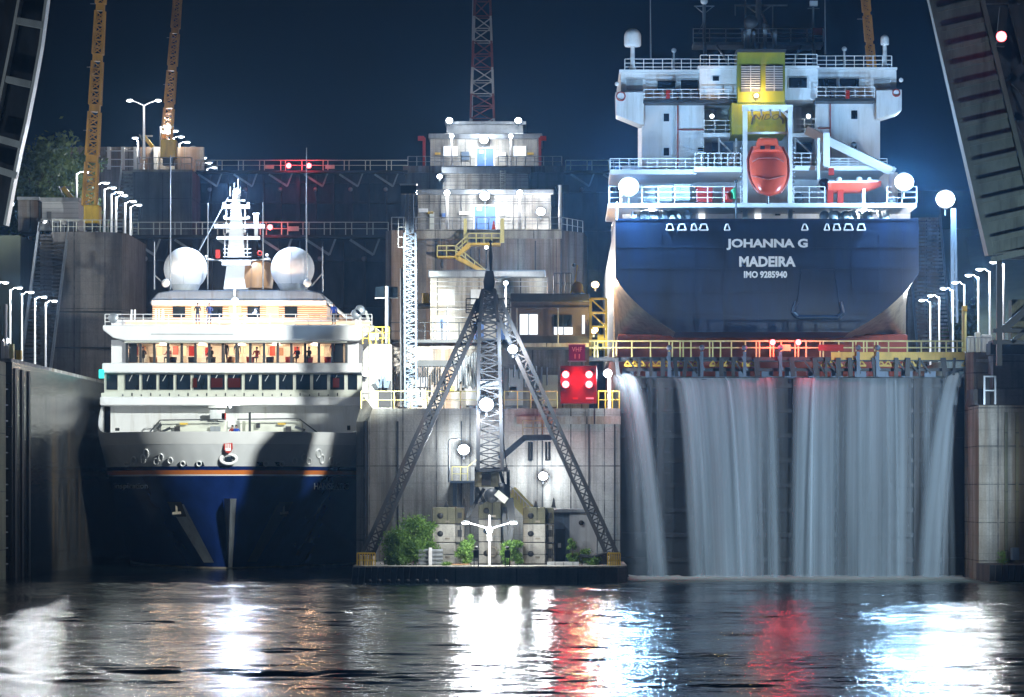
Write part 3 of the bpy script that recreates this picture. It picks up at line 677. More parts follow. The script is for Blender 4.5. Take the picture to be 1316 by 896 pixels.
# left piers
p = T('lock_pier', 'grey stained curved concrete pier behind the left lamp row', 'lock pier', (X(112, 330), 330, 15))
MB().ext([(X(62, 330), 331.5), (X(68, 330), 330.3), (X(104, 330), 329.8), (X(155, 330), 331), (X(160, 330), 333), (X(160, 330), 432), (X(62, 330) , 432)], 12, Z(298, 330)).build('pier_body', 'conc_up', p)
mb = MB().box(X(66, 330), X(158, 331), 329.75, 332, Z(402, 330), Z(400, 330)).box(X(66, 330), X(158, 331), 329.75, 332, Z(448, 330), Z(446, 330)); mb.build('joint_groove', 'dark', p)
railing('railing on the grey left pier below the orange crane', (X(64, 330), 331.8, Z(298, 330)), (X(158, 331), 331.8, Z(298, 330)), 1.25, 9, 'cream')
p = T('lock_pier', 'brown concrete block pier left of the topmost gate', 'lock pier', (X(210, 428), 428, 30))
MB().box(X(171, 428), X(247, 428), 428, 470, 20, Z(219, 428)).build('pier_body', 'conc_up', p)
MB().box(X(171, 428), X(247, 428), 427.8, 428.2, Z(222, 428), Z(218, 428)).build('coping', 'conc_pale', p)
railing('pale railing on top of the brown upper left pier', (X(176, 428), 428.4, Z(218, 428)), (X(246, 428), 428.4, Z(218, 428)), 1.5, 5, 'steel', r=.05)
# middle left terrace and upper terraces
tag(MB().box(-120, X(22, 330), 332, 470, 5, 30.3).build('terrain', 'soil'), kind='structure')
tag(MB().box(-60, X(160, 330) , 433, 470, 5, 31).build('terrain', 'soil'), kind='structure')
tag(MB().box(34.5, 120, 340, 470, 5, 31.5).build('terrain', 'soil'), kind='structure')
def steps(label, px0, px1, Y0, Y1, z0, z1, n, mat='conc_dark'):
    t = T('stairway', label, 'stairway', (X((px0 + px1) / 2, Y0), Y0, z0)); x0, x1 = X(px0, Y0), X(px1, Y0); mb = MB()
    for k in range(n):
        y = Y0 + (Y1 - Y0) * k / n; z = z0 + (z1 - z0) * (k + 1) / n
        mb.box(x0, x1, y, y + (Y1 - Y0) / n + .25, z - .18, z)
    mb.box(x0, x1, Y1, Y1 + 1, z0, z1 - .01)
    mb.build('tread', mat, t)
    for x in (x0 - .12, x1 + .12): MB().bar((x, Y0, z0 + .2), (x, Y1, z1 + .2), .16, .5).build('stringer', 'steel', t); MB().bar((x, Y0, z0 + 1.2), (x, Y1, z1 + 1.2), .09).build('handrail', 'steel', t)
    return t
steps('dark steep stairway left of the grey curved pier', 24, 60, 318, 331, 14.9, 30.3, 42)
steps('long steep lit stairway right of the cargo ship', 1185, 1226, 318, 331, 14.9, Z(280, 331), 46, 'conc_stain')
steps('steep pale stairway up to the top terrace, left of the brown pier', 141, 169, 420, 432, 31, Z(220, 432), 30, 'conc_pale')
t = T('retaining_wall', 'pale panelled wall with posts on the top left terrace', 'wall', (X(180, 450), 450, 44))
MB().box(X(62, 450), X(262, 450), 450, 451, 40, Z(189, 450)).build('wall_body', 'conc_stain', t)
mb = MB()
for px in (140, 158, 174, 200, 222): mb.bar(W(px, 218, 449.8), W(px, 189, 449.8), .45)
each(mb, 'wall_post', 'white', t)
mb = MB()
for py in (194, 205, 214): mb.bar(W(136, py, 449.6), W(176, py, 449.6), .12)
each(mb, 'wall_rail', 'white', t)
# building left mid
t = T('white_shed', 'white box shed on the left terrace beside the bright floodlight', 'shed', (X(75, 345), 345, 30.3))
MB().pb(54, 101, 258, 296, 345, 6).build('wall', 'white_clean', t); MB().pb(52, 102, 254, 259, 344.7, 7).build('roof', 'lgrey', t)
mb = MB()
for k in range(5): mb.bar(W(54.5, 262 + k * 6, 344.95), W(101, 262 + k * 6, 344.95), .05)
mb.build('cladding_joint', 'lgrey', t); MB().pb(60, 66, 272, 296, 344.9, .15).build('door', 'grey', t)
t = T('service_hut', 'plain grey concrete hut left of the white shed', 'hut', (X(36, 346), 346, 30.3))
MB().pb(23, 49, 256, 298, 346, 6).build('wall', 'conc_stain', t); MB().pb(22, 50, 253, 257, 345.6, 7).build('roof', 'lgrey', t)
t = T('parked_van', 'small pale van parked in front of the white shed', 'van', (X(58, 340), 340, 30.3))
MB().prism([(X(50, 340), Z(297, 340)), (X(66, 340), Z(297, 340)), (X(66, 340), Z(285, 340)), (X(62, 340), Z(281, 340)), (X(52, 340), Z(281, 340)), (X(50, 340), Z(287, 340))], 340, 344).build('body', 'lgrey', t, bev=.08)
MB().pb(52, 64, 283, 287, 339.95, .1).build('window', 'winddark', t)
for px in (51, 62): MB().lathe(W(px + 1, 297.5, 340.4), [(.01, -.12), (.33, -.12), (.33, .12), (.01, .12)], 12, 'y').build('wheel', 'black', t)
for px in (51.5, 64): MB().ball(W(px, 291, 339.95), .12, 8, 6).build('headlight', 'white_clean', t)
for k, (a, b_, h) in enumerate(((68, 76, 12), (78, 84, 9), (86, 96, 13))):
    t = T('machine_crate', ['tall dark equipment crate nearest the van', 'low dark equipment crate between two taller ones', 'dark equipment crate nearest the orange crane'][k], 'crate', W((a + b_) / 2, 298, 337), 'equipment crates')
    MB().pb(a, b_, 298 - h, 298, 337, 2).build('box', 'dark', t, bev=.05); MB().pb(a + .5, b_ - .5, 298 - h - 1, 298 - h, 337.1, 1.8).build('lid', 'grey', t)
    mb = MB().pb(a + 1, a + 2, 298 - h, 298, 336.95, .1).pb(b_ - 2, b_ - 1, 298 - h, 298, 336.95, .1); mb.build('strap', 'steel', t)
# right lock wall
w = T('lock_wall', 'weathered concrete lock wall right of the waterfall', 'lock wall', (31, 245, 0))
zr = Z(453, 245)
MB().ext([(28.3, 245.4), (28.7, 244.6), (33, 244.6), (60, 244.6), (60, 331), (28.3, 331)], -2, zr).build('wall_body', 'conc_right', w)
MB().box(28.9, 33, 244.4, 244.62, Z(466, 245), Z(462, 245)).build('coping_band', 'conc_pale', w)
w = T('guide_wall', 'streaked white and rust stepped guide wall at the right edge', 'lock wall', (34, 238, 0))
MB().box(X(1258, 238), 60, 238, 244.4, -2, Z(521, 238)).build('wall_body', 'conc_right', w)
mb = MB()
for px in (1291, 1305): mb.box(X(px, 238), X(px + 4, 238), 237.85, 238.1, 0, Z(530, 238))
mb.build('wall_rib', 'conc_olive', w)
MB().box(X(1250, 241), 60, 240.5, 244.5, Z(521, 241), Z(500, 241)).build('step_block', 'conc_dark', w)
t = T('access_gate', 'small dark gate frame on the ledge of the right wall', 'gate', W(1270, 520, 239))
MB().bar(W(1265, 520, 239), W(1265, 483, 239), .12).bar(W(1279, 520, 239), W(1279, 483, 239), .12).bar(W(1265, 484, 239), W(1279, 484, 239), .1).bar(W(1265, 502, 239), W(1279, 502, 239), .08).build('frame', 'steel', t)
MB().bar(W(1269, 520, 239.2), W(1269, 482, 239.2), .3).build('post', 'black', t)
w = T('abutment', 'black abutment block at the right edge above the guide wall', 'abutment', (38, 241, 12))
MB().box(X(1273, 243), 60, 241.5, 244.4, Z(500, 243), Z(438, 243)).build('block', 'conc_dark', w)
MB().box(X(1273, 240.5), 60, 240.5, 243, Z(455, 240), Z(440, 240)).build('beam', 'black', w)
w = T('landing', 'low landing with hanging rubber fenders at the right water edge', 'landing', (36, 233, 0))
MB().ext([(X(1268, 232), 237.9), (X(1272, 232), 232.6), (X(1282, 232), 231.5), (60, 231.5), (60, 237.9)], -1, Z(726, 232)).build('landing_body', 'conc_dark', w)
mb = MB()
for i in range(14):
    x = X(1273, 231) + i * .42; mb.add([(x, 231.4, 1.15), (x + .34, 231.3, 1.15), (x + .3, 231.1, .1), (x - .05, 231.2, .1), (x, 231.6, 1.15), (x + .34, 231.6, 1.15), (x + .3, 231.6, .1), (x - .05, 231.6, .1)], [(0, 1, 2, 3), (4, 7, 6, 5), (0, 4, 5, 1), (3, 2, 6, 7), (0, 3, 7, 4), (1, 5, 6, 2)])
each(mb, 'hanging_rubber_fender', 'gate', w)
MB().pb(1301, 1310, 704, 720, 236, 1).build('control_box', 'bsteel', w)
# lower gate of right lock with falls
G = T('lower_gate', 'dark steel lock gate behind the falling water', 'lock gate', (16, 247, 0))
MB().box(4.05, 28.28, 246.6, 247.6, -1, 14.05).build('gate_plate', 'gate', G)
mb = MB()
for k in range(8): z = 1.2 + k * 1.75; mb.box(4.1, 28.2, 246.1, 246.59, z - .15, z + .15)
each(mb, 'horizontal_beam', 'gate', G)
mb = MB()
for px in (835, 848, 905, 990, 1022, 1080, 1140, 1178, 1215): mb.box(X(px, 246) - .18, X(px, 246) + .18, 245.9, 246.58, 0, 13.9)
each(mb, 'vertical_stiffener', 'gate', G)
mb = MB()
for px in (858,):
    for k in range(9): mb.bar(W(px - 4, 500 + k * 27, 245.8), W(px + 4, 500 + k * 27, 245.8), .12)
each(mb, 'ladder_rung', 'gateup', G)
Y = 246
FBr = T('gate_walkway', 'yellow railed walkway across the top of the waterfall gate', 'walkway', W(1000, 458, Y))
zb = Z(459, Y)
MB().box(X(757, Y), X(1240, Y), Y, Y + 1.8, zb - .25, zb).build('deck', 'dark', FBr)
MB().box(X(1068, Y), X(1240, Y), Y - .06, Y - .002, zb - .2, zb + .35).build('toe_board', 'yellow', FBr)
mb = MB()
k = 764
while k < 1240:
    mb.bar(W(k, 459, Y), W(k, 438, Y), .09)
    if rnd.random() < .5: mb.bar(W(k + 4, 459, Y), W(k + 4, 438, Y), .09)
    k += rnd.choice([14, 18, 24])
each(mb, 'railing_post', 'paleyellow', FBr)
MB().bar(W(757, 438.5, Y), W(1240, 438.5, Y), .1).build('handrail', 'paleyellow', FBr)
MB().bar(W(757, 447, Y), W(1240, 447, Y), .08).build('mid_rail', 'paleyellow', FBr)
mb = MB()
for a in range(800, 1236, 36):
    x = a + rnd.uniform(-4, 4)
    if rnd.random() < .25: continue
    mb.bar(W(x, 470, Y + .3), W(x + 28, 470, Y + .3), .14)
    for j in range(3): mb.bar(W(x + j * 9, 470, Y + .3), W(x + j * 9 + 4.5, 464, Y + .3), .1).bar(W(x + j * 9 + 4.5, 464, Y + .3), W(x + j * 9 + 9, 470, Y + .3), .1)
mb.build('yellow_truss', 'yellow', FBr)
mb = MB()
for a in range(792, 1240, 15):
    if rnd.random() < .6:
        mb.bar(W(a, 460, Y - .2), W(a + rnd.uniform(-3, 3), 484, Y - .2), rnd.uniform(.15, .4))
    if rnd.random() < .4: mb.bar(W(a, 462, Y - .1), W(a + 14, 480, Y - .1), .12)
mb.box(4.2, 28.2, Y + .4, Y + .6, Z(477, Y), Z(473, Y))
mb.build('support_frame', 'dark', FBr)
mb = MB()
for a in range(800, 1230, 30): mb.box(X(a, Y), X(a, Y) + .8, Y + .9, Y + 1.3, 13.9, 14.5 + rnd.random() * .3)
each(mb, 'gate_gear', 'bsteel', FBr)
for px in (860, 902, 957, 1003, 1103, 1128):
    mb = MB().bar(W(px, 484, Y - .4), W(px, 452, Y - .4), .22).bar(W(px + 3, 476, Y - .5), W(px - 3, 458, Y - .5), .12).ball(W(px, 447, Y - .4), .2, 8, 6)
    mb.build('operating_rod', 'bsteel', FBr)
for a, b_ in ((1052, 1084), (1004, 1016)): MB().pb(a, b_, 443, 451, Y - .12, .06).build('sign_panel', 'redcloth' if a > 1040 else 'paleyellow', FBr)
# yellow corner tower by cargo ship
t = T('gate_hoist_frame', 'bright yellow hoist frame beside the cargo ship hull', 'hoist frame', W(768, 458, 247))
mb = MB()
for px in (759, 779):
    mb.bar(W(px, 458, 247), W(px, 384, 247), .18); mb.bar(W(px, 458, 249), W(px, 384, 249), .18)
for py in (384, 402, 420, 438): mb.bar(W(759, py, 247), W(779, py, 247), .14)
for a, b_ in ((384, 402), (402, 420), (420, 438)): mb.bar(W(759, a, 247), W(779, b_, 247), .09)
mb.build('frame', 'yellow', t)
MB().pb(768, 776, 430, 441, 246.8, .6).build('junction_box', 'yellow', t)
mb = MB()
for k in range(12): mb.bar(W(758 + rnd.random() * 20, 440 + rnd.random() * 8, 246.9), W(758 + rnd.random() * 20, 446 + rnd.random() * 10, 246.9), .1)
mb.build('pipework', 'paleyellow', t)
# waterfall
FM = fallmat('falling_water', 1.5, .30, .60, .92); FT = fallmat('thin_falling_water', 1.8, .44, .72, .3); FS = fallmat('bright_water_strand', 2.2, .38, .62, .97)
def fsheet(name, parent, x0, x1, out, mat, drift0, drift1, seed, nu, zt_, soft, fade=.35, yo=0., amp=1.):
    rr = random.Random(seed); nv = 34; vs = []; uv = []; ed = []; fs = []
    fold = [(rr.uniform(.6, 4), rr.uniform(0, 6.28), rr.uniform(.04, .11)) for _ in range(6)]
    for j in range(nv + 1):
        v = j / nv; tt = math.sqrt(v)
        for i in range(nu + 1):
            u = i / nu; x = x0 + (x1 - x0) * u
            fy = sum(a * math.sin(f * x + p + v) for f, p, a in fold) * (.2 + v)
            spread = 1 + .35 * v if soft > .44 else 1
            xx = (x0 + x1) / 2 + (x - (x0 + x1) / 2) * spread + (drift0 * (1 - u) + drift1 * u) * tt
            vs.append((xx, 246.05 - yo - out * tt - fy, zt_ + (.1 * math.sin(math.pi * min(1, v * 14)) if v < .08 else 0) - (zt_ + .15) * v)); uv.append((x, v))
            e = max(0, min(1, u / soft, (1 - u) / soft)) ** 1.3
            ed.append(amp * e * (1 - fade * v))
    for j in range(nv):
        for i in range(nu): a_ = j * (nu + 1) + i; fs.append((a_, a_ + 1, a_ + nu + 2, a_ + nu + 1))
    off = _abs(parent); me = bpy.data.meshes.new(name); me.from_pydata([Vector(v) - off for v in vs], [], fs)
    ul = me.uv_layers.new(name='UVMap'); vc = me.color_attributes.new('edge', 'FLOAT_COLOR', 'POINT')
    for lp in me.loops: ul.data[lp.index].uv = uv[lp.vertex_index]
    for i, e in enumerate(ed): vc.data[i].color = (e, e, e, 1)
    me.polygons.foreach_set('use_smooth', [True] * len(fs)); me.materials.append(mat)
    o = bpy.data.objects.new(name, me); COL.objects.link(o); o.parent = parent
def fall(label, px0, px1, out, mat, d0, d1, seed=1, top=14.0, soft=.1, strands=0, nu=60):
    x0, x1 = X(px0, 246), X(px1, 246); t = T('waterfall', label, 'waterfall', ((x0 + x1) / 2, 246, 0), 'curtains of falling water'); rr = random.Random(seed)
    fsheet('water_veil', t, x0, x1, out, mat, d0, d1, seed, nu, top, soft)
    for k in range(strands):
        u = (k + rr.uniform(.1, .9)) / strands; w_ = rr.choice([.16, .25, .45, 1.1]); xc = x0 + (x1 - x0) * u; dd = d0 + (d1 - d0) * u + rr.uniform(-.35, .35)
        fsheet('water_strand', t, xc - w_, xc + w_, out + rr.uniform(.1, .9), FS, dd, dd, seed * 7 + k, 14, top + .02, .45, rr.uniform(.05, .6), .1 + .02 * k, rr.choice([.35, .55, .8, 1.0]))
fall('broad curtain of water left of centre, under the ship name', 862, 992, 2.2, FM, 1.3, .35, seed=3, strands=8)
fall('broad curtain of water right of the central dark gap', 1020, 1177, 2.2, FM, -.35, -.3, seed=9, strands=9)
fall('thin veil of water behind the left jet', 812, 868, 1.1, FT, 0, 0, seed=5, strands=1)
fall('thin misty veil over the central dark gap', 985, 1026, 1.5, FT, 0, 0, seed=6)
fall('narrow weak veil of water left of the right jet', 1184, 1220, 1.2, FT, 0, 0, seed=12, strands=2)
fall('narrow jet arching inward from the left wall', 796, 812, 2.8, FM, 1.9, 2.6, seed=8, nu=20, top=14.3, soft=.35, strands=1)
fall('jet arching inward from the right wall', 1222, 1243, 2.8, FM, -2.9, -1.8, seed=15, nu=24, top=14.4, soft=.3, strands=1)

# foam at the foot of the falls
def foammat():
    m, n, s = newmat('churned_foam'); s.inputs['Base Color'].default_value = (.6, .72, .70, 1); s.inputs['Roughness'].default_value = .7
    g = n.nodes.new('ShaderNodeNewGeometry'); sp = n.nodes.new('ShaderNodeSeparateXYZ'); L(n, g.outputs['Position'], sp.inputs[0])
    f = noise(n, pos(n, (.5, 1.4, 1)), 1, 7, .65)
    yy = mathn(n, 'DIVIDE', mathn(n, 'SUBTRACT', sp.outputs[1], 232), 13)
    al = ramp(n, mathn(n, 'ADD', mathn(n, 'MULTIPLY', f, .9), mathn(n, 'MULTIPLY', yy, .75)), [(.55, 0.), (1.05, .6)])
    al = mathn(n, 'MULTIPLY', al, ramp(n, yy, [(.0, 0.), (.25, 1.)]))
    t = n.nodes.new('ShaderNodeBsdfTransparent'); x = n.nodes.new('ShaderNodeMixShader')
    L(n, al, x.inputs[0]); L(n, t.outputs[0], x.inputs[1]); L(n, s.outputs[0], x.inputs[2]); L(n, x.outputs[0], n.nodes['Material Output'].inputs[0]); return m
M['foam'] = foammat()
vs = []; fs = []; nx, ny = 60, 16; rr = random.Random(31)
for j in range(ny + 1):
    for i in range(nx + 1):
        y = 232 + 13.5 * j / ny; vs.append((4.6 + 23.4 * i / nx, y, .03 + (max(0, (y - 239.5)) * .03) * rr.random()))
for j in range(ny):
    for i in range(nx): q = j * (nx + 1) + i; fs.append((q, q + 1, q + nx + 2, q + nx + 1))
tag(MB().add(vs, fs, 0, True).build('foam', 'foam'), kind='stuff')
# ============================================================ CARGO SHIP
YJ = 262; YA = 275
J = T('cargo_ship', 'blue hulled cargo ship with white accommodation seen from astern above the waterfall', 'ship', (15.3, YJ, WU))
def jx(p, Y=YJ): return X(p, Y)
zd = Z(283, YJ); Lx, Rx = jx(791), jx(1181)
A = [(Lx, zd), (Lx, Z(358, YJ))]
def bez(p0, p1, p2, n): return [((1-t)**2*p0[0]+2*t*(1-t)*p1[0]+t*t*p2[0], (1-t)**2*p0[1]+2*t*(1-t)*p1[1]+t*t*p2[1]) for t in [k/n for k in range(1, n+1)]]
A += bez((Lx, Z(358, YJ)), (jx(815), Z(395, YJ)), (jx(868), Z(427, YJ)), 10)
A += bez((jx(1090), Z(427, YJ)), (jx(1150), Z(398, YJ)), (Rx, Z(352, YJ)), 10)[:0] + [(jx(1092), Z(427, YJ))] + bez((jx(1092), Z(427, YJ)), (jx(1150), Z(398, YJ)), (Rx, Z(352, YJ)), 10)
A += [(Rx, zd)]
zk = Z(431, YJ)
Bq = [(Lx, zd), (Lx, Z(358, YJ))] + [(Lx + .1 * k / 5, Z(358, YJ) + (zk - Z(358, YJ)) * k / 5) for k in range(1, 6)] + [(Lx + (jx(868) - Lx) * k / 5, zk) for k in range(1, 6)]
Bq += [(jx(1092), zk)] + [(jx(1092) + (Rx - jx(1092)) * k / 5, zk) for k in range(1, 6)] + [(Rx, zk + (Z(352, YJ) - zk) * k / 5) for k in range(1, 6)] + [(Rx, zd)]
n = len(A)
MB().add([(x, YJ, z) for x, z in A], [tuple(range(n))]).build('transom', 'navyJ', J)
def loft(idx, mat, name, y0=YJ, y1=272):
    m = MB(); vs = [(A[i][0], y0, A[i][1]) for i in idx] + [(Bq[i][0], y1, Bq[i][1]) for i in idx]; k = len(idx)
    return m.add(vs, [(i, i + 1, k + i + 1, k + i) for i in range(k - 1)], 0, True).build(name, mat, J)
loft(list(range(1, 12)), 'counter', 'hull_counter'); loft(list(range(12, 23)), 'counter', 'hull_counter')  # weathered grey tan, kept pale to stand in for grazing glare
loft([11, 12], 'navyJ', 'hull_bottom')
mb = MB(); mb.box(Lx + .001, Lx + .3, YJ + .01, 345, Z(358, YJ), zd); mb.box(Rx - .3, Rx - .001, YJ + .01, 345, Z(352, YJ), zd)
mb.box(Lx + .001, Lx + .3, 272, 345, zk, Z(358, YJ)).box(Rx - .3, Rx - .001, 272, 345, zk, Z(352, YJ)); mb.build('side_shell', 'hullgrey', J)  # blue side plating coloured pale, standing in for the light along it
MB().box(Lx + .3, Rx - .3, YJ + .02, 345, zd - 1.3, zd - 1.15).build('poop_deck', 'dark', J)
MB().box(Lx + .25, Rx - .25, 268, 345, 10, zk + .35).build('lower_hull', 'redboot', J, bev=.15)
for px in (815, 850, 893, 930, 975, 1012, 1095, 1130, 1160):
    MB().box(jx(px) - .02, jx(px) + .02, YJ - .03, YJ, Z(425 if 880 < px < 1090 else 380, YJ), Z(300, YJ)).build('weld_seam', 'navyJ', J)
for py in (318, 345, 375, 402): MB().box(jx(793 + max(0, py - 358) * .9), jx(1179 - max(0, py - 352) * .9), YJ - .03, YJ, Z(py + .4, YJ), Z(py, YJ)).build('plate_seam', 'navyJ', J)
MB().box(Lx + .05, Rx - .05, YJ - .05, YJ + .12, zd - .02, zd + .1).build('bulwark_rail', 'navyJ', J)
for s_, a, b_, c, d in (('JOHANNA G', 933.5, 1038, 307, 321.5), ('MADEIRA', 950, 1022.5, 329.5, 343), ('IMO 9285940', 956, 1011.5, 348.5, 357.5)):
    o = text(s_, a, b_, c, d, YJ - .02, 'white_clean', J, .015, name='ship_name' if s_[0] == 'J' else 'lettering', bold=.04)
# embolden with a second offset is avoided; towing bracket
mb = MB(); P_ = lambda a, b_, y=0: W(a, b_, YJ - .15 - y)
mb.tube(P_(1024, 388), P_(1019, 402), .16).tube(P_(1019, 402), P_(1025, 408), .16).tube(P_(1025, 408), P_(1077, 408), .17).tube(P_(1077, 408), P_(1083, 402), .16).tube(P_(1083, 402), P_(1080, 388), .16)
mb.build('fender_bar', 'navyJ', J)
mb = MB().pp([(1031, 346), (1073, 346), (1081, 401), (1024, 401)], YJ - .06, .05); mb.build('recess_plate', 'navyJ', J)
mb = MB().bar(P_(1031, 346), P_(1024, 401), .09).bar(P_(1073, 346), P_(1081, 401), .09).bar(P_(1031, 346), P_(1073, 346), .09)
mb.build('recess_frame', 'navyJ', J)
def fairlead(a, b_, y0=288.5, y1=296):
    z0, z1 = Z(y1, YJ), Z(y0, YJ); x0, x1 = jx(a), jx(b_); f = MB()
    f.box(x0, x1, YJ - .08, YJ - .01, z0, z1).build('fairlead', 'winddark', J)
    m = MB(); m.path([(x0, YJ - .12, z0), (x0 + .15, YJ - .12, z1), (x1 - .15, YJ - .12, z1), (x1, YJ - .12, z0), (x0, YJ - .12, z0)], .06); m.build('fairlead_rim', 'white_clean', J)
for a, b_ in ((856, 866), (871, 882), (888, 896), (899, 910), (931, 938), (1030, 1038), (1059, 1066), (1070, 1080), (1084, 1096), (1101, 1112)): fairlead(a, b_)
# sweeping side rails
mb = MB()
for k in range(5):
    y = 262 + k * 6; mb.path([(Lx + .1, y, zd), (Lx + .1, y, zd + 1.3)], .07)
mb.path([(Lx + .1, 262, zd + 1.3), (Lx + .1, 290, zd + 1.3)], .07); mb.build('side_railing', 'white_clean', J)
# main deck house aft wall (below boat deck)
def jb(a, b_, c, d, name, mat, Y=YA, dep=.3, par=None, bev=0): return MB().pb(a, b_, c, d, Y, dep).build(name, mat, par or J, bev=bev)
jb(800, 1170, 266, 290, 'mooring_deck_wall', 'white', 270, .3)
for a in (898, 970, 1060): jb(a, a + 8, 269, 284, 'doorway', 'winlit', 269.9, .1)
jb(996, 1003, 270, 277, 'window', 'winddark', 269.9, .1); jb(880, 894, 270, 282, 'vent_louvre', 'grey', 269.9, .1)
mb = MB(); rr = random.Random(4)
for a, b_ in ((812, 835), (835, 876), (1064, 1100), (1100, 1142)):
    for k in range(9):
        x = a + (b_ - a) * rr.random(); z = 283; hgt = rr.uniform(4, 13)
        mb.tube(W(x, 284, 265 + rr.random() * 2), W(x + rr.uniform(-3, 3), 283 - hgt, 265 + rr.random() * 2), rr.uniform(.12, .3), n=8)
each(mb, 'mooring_bollard', 'white', J)
mb = MB()
for k in range(14):
    x = rr.choice([840, 1080]) + rr.uniform(-26, 50); mb.lathe(W(x, 277, 266), [(.01, -.5), (.35, -.5), (.35, .5), (.01, .5)], 10, 'y')
each(mb, 'winch_drum', 'grey', J)
# boat deck
jb(781, 1178, 261, 267, 'boat_deck', 'white_clean', 264, 14, bev=.08)
mb = MB()
for (a, b_) in ((783, 888), (888, 952), (1020, 1060), (1140, 1178)):
    n_ = max(2, int((b_ - a) / 18))
    for k in range(n_ + 1): x = a + (b_ - a) * k / n_; mb.bar(W(x, 261, 264.2), W(x, 240, 264.2), .07)
    for py in (240, 247, 254): mb.bar(W(a, py, 264.2), W(b_, py, 264.2), .05)
mb.build('boat_deck_railing', 'white_clean', J)
for a, b_, c, d, m in ((895, 916, 241, 260, 'red'), (929, 942, 241, 260, 'red'), (845, 864, 239, 259, 'lgrey'), (867, 887, 238, 258, 'lgrey'), (826, 842, 240, 260, 'lgrey')):
    bx = jb(a, b_, c, d, 'deck_box', m, 267, 1.6, bev=.06); jb(a - .5, b_ + .5, c - 1, c + .5, 'lid', m, 266.9, 1.8, bx)
# accommodation
jb(800, 1150, 214, 262, 'deckhouse_lower', 'white', 276, 16)
jb(784, 895, 218, 224, 'side_platform', 'white_clean', 268, 10); jb(892, 953, 214, 221, 'side_platform', 'white_clean', 267, 10); jb(1016, 1140, 213, 219, 'side_platform', 'white_clean', 268, 9)
jb(825, 905, 128, 216, 'tower_block', 'white', YA, 15); jb(1048, 1131, 126, 216, 'tower_block', 'white', YA, 15)
jb(905, 1048, 86, 216, 'centre_block', 'lgrey', 279, 10)
jb(798, 900, 91, 131, 'bridge_house', 'white', 274.8, 12); jb(1050, 1152, 88, 128, 'bridge_house', 'white', 274.8, 12)
jb(899, 951, 87, 131, 'bridge_centre', 'white', 273.5, 10); jb(1005, 1051, 87, 128, 'bridge_centre', 'white', 273.5, 10)
jb(796, 902, 89.5, 92.5, 'bridge_roof', 'white_clean', 274.3, 14); jb(1049, 1153, 86.5, 89.5, 'bridge_roof', 'white_clean', 274.3, 14)
jb(897, 1053, 84.5, 88, 'bridge_roof_centre', 'white_clean', 273.2, 14)
MB().pp([(791, 118), (828, 118), (828, 160), (822, 160), (792, 148)], 273.6, 3).build('bridge_wing', 'white', J, bev=.06)
MB().pp([(1126, 116), (1159, 115), (1159, 142), (1154, 145), (1132, 152), (1126, 152)], 273.6, 3).build('bridge_wing', 'white', J, bev=.06)
for a, b_, c, d in ((845, 868, 104, 117), (875, 897, 103, 117), (1014, 1037, 100, 113), (1052, 1075, 101, 112), (1079, 1104, 101, 112)):
    Yw = 273.4 if 905 < a < 1050 else 274.7
    f = jb(a - 1, b_ + 1, c - 1, d + 1, 'window_frame', 'white_clean', Yw - .02, .08); jb(a, b_, c, d, 'pane', 'winddark', Yw - .08, .08, f)
for a, b_ in ((805, 826), (1123, 1144)): f = jb(a - 1, b_ + 1, 101, 118 if a < 900 else 114, 'window_frame', 'white_clean', 274.68, .1); jb(a, b_, 102.5, 116 if a < 900 else 112.5, 'pane', 'grey', 274.6, .08, f)
jb(916, 924, 98, 104, 'port_light', 'winddark', 273.4, .1)
for a, b_, c, d in ((853, 860, 146, 156), (853, 860, 190, 200), (1094, 1102, 142, 153), (1095, 1101, 186, 192), (897, 904, 190, 194)):
    jb(a, b_, c, d, 'porthole', 'winddark', 274.9, .12, bev=.03)
mb = MB()
for px, a, b_ in ((871, 118, 217), (1067, 117, 217)): mb.bar(W(px, a, 274.8), W(px, b_, 274.8), .12)
mb.bar(W(872, 167, 274.8), W(905, 167, 274.8), .1).bar(W(1051, 165, 274.8), W(1067, 165, 274.8), .1)
mb.build('pipe', 'redboot', J)
jb(827, 949, 128, 132, 'bridge_balcony', 'dark', 272.8, 2); jb(1048, 1125, 126, 130, 'bridge_balcony', 'dark', 272.8, 2)
mb = MB()
def rail2(a, b_, base, top, Y, st_=12, par=None):
    mb = MB()
    n_ = max(1, int((b_ - a) / st_))
    for k in range(n_ + 1): x = a + (b_ - a) * k / n_; mb.bar(W(x, base, Y), W(x, top, Y), .06)
    for q in (0, .35, .68): py = top + (base - top) * q; mb.bar(W(a, py, Y), W(b_, py, Y), .05)
    mb.build('deck_railing', 'white_clean', par or J)
rail2(828, 948, 130, 115, 272.9); rail2(1049, 1124, 128, 112, 272.9); rail2(803, 900, 91, 76, 274.4); rail2(1050, 1146, 88, 72, 274.4); rail2(900, 948, 86, 71, 273.4); rail2(1008, 1050, 86, 70, 273.4)
rail2(784, 893, 219, 204, 268.1); rail2(893, 952, 215, 197, 267.1, 8); rail2(1018, 1066, 214, 197, 268.1); rail2(1066, 1140, 214, 204, 268.1); rail2(905, 946, 172, 155, 274.6); rail2(1020, 1048, 172, 153, 274.6)
for a, b_ in ((856, 861), (1087, 1092)): jb(a, b_, 116, 127, 'lifebuoy_board', 'red', 272.75, .08)
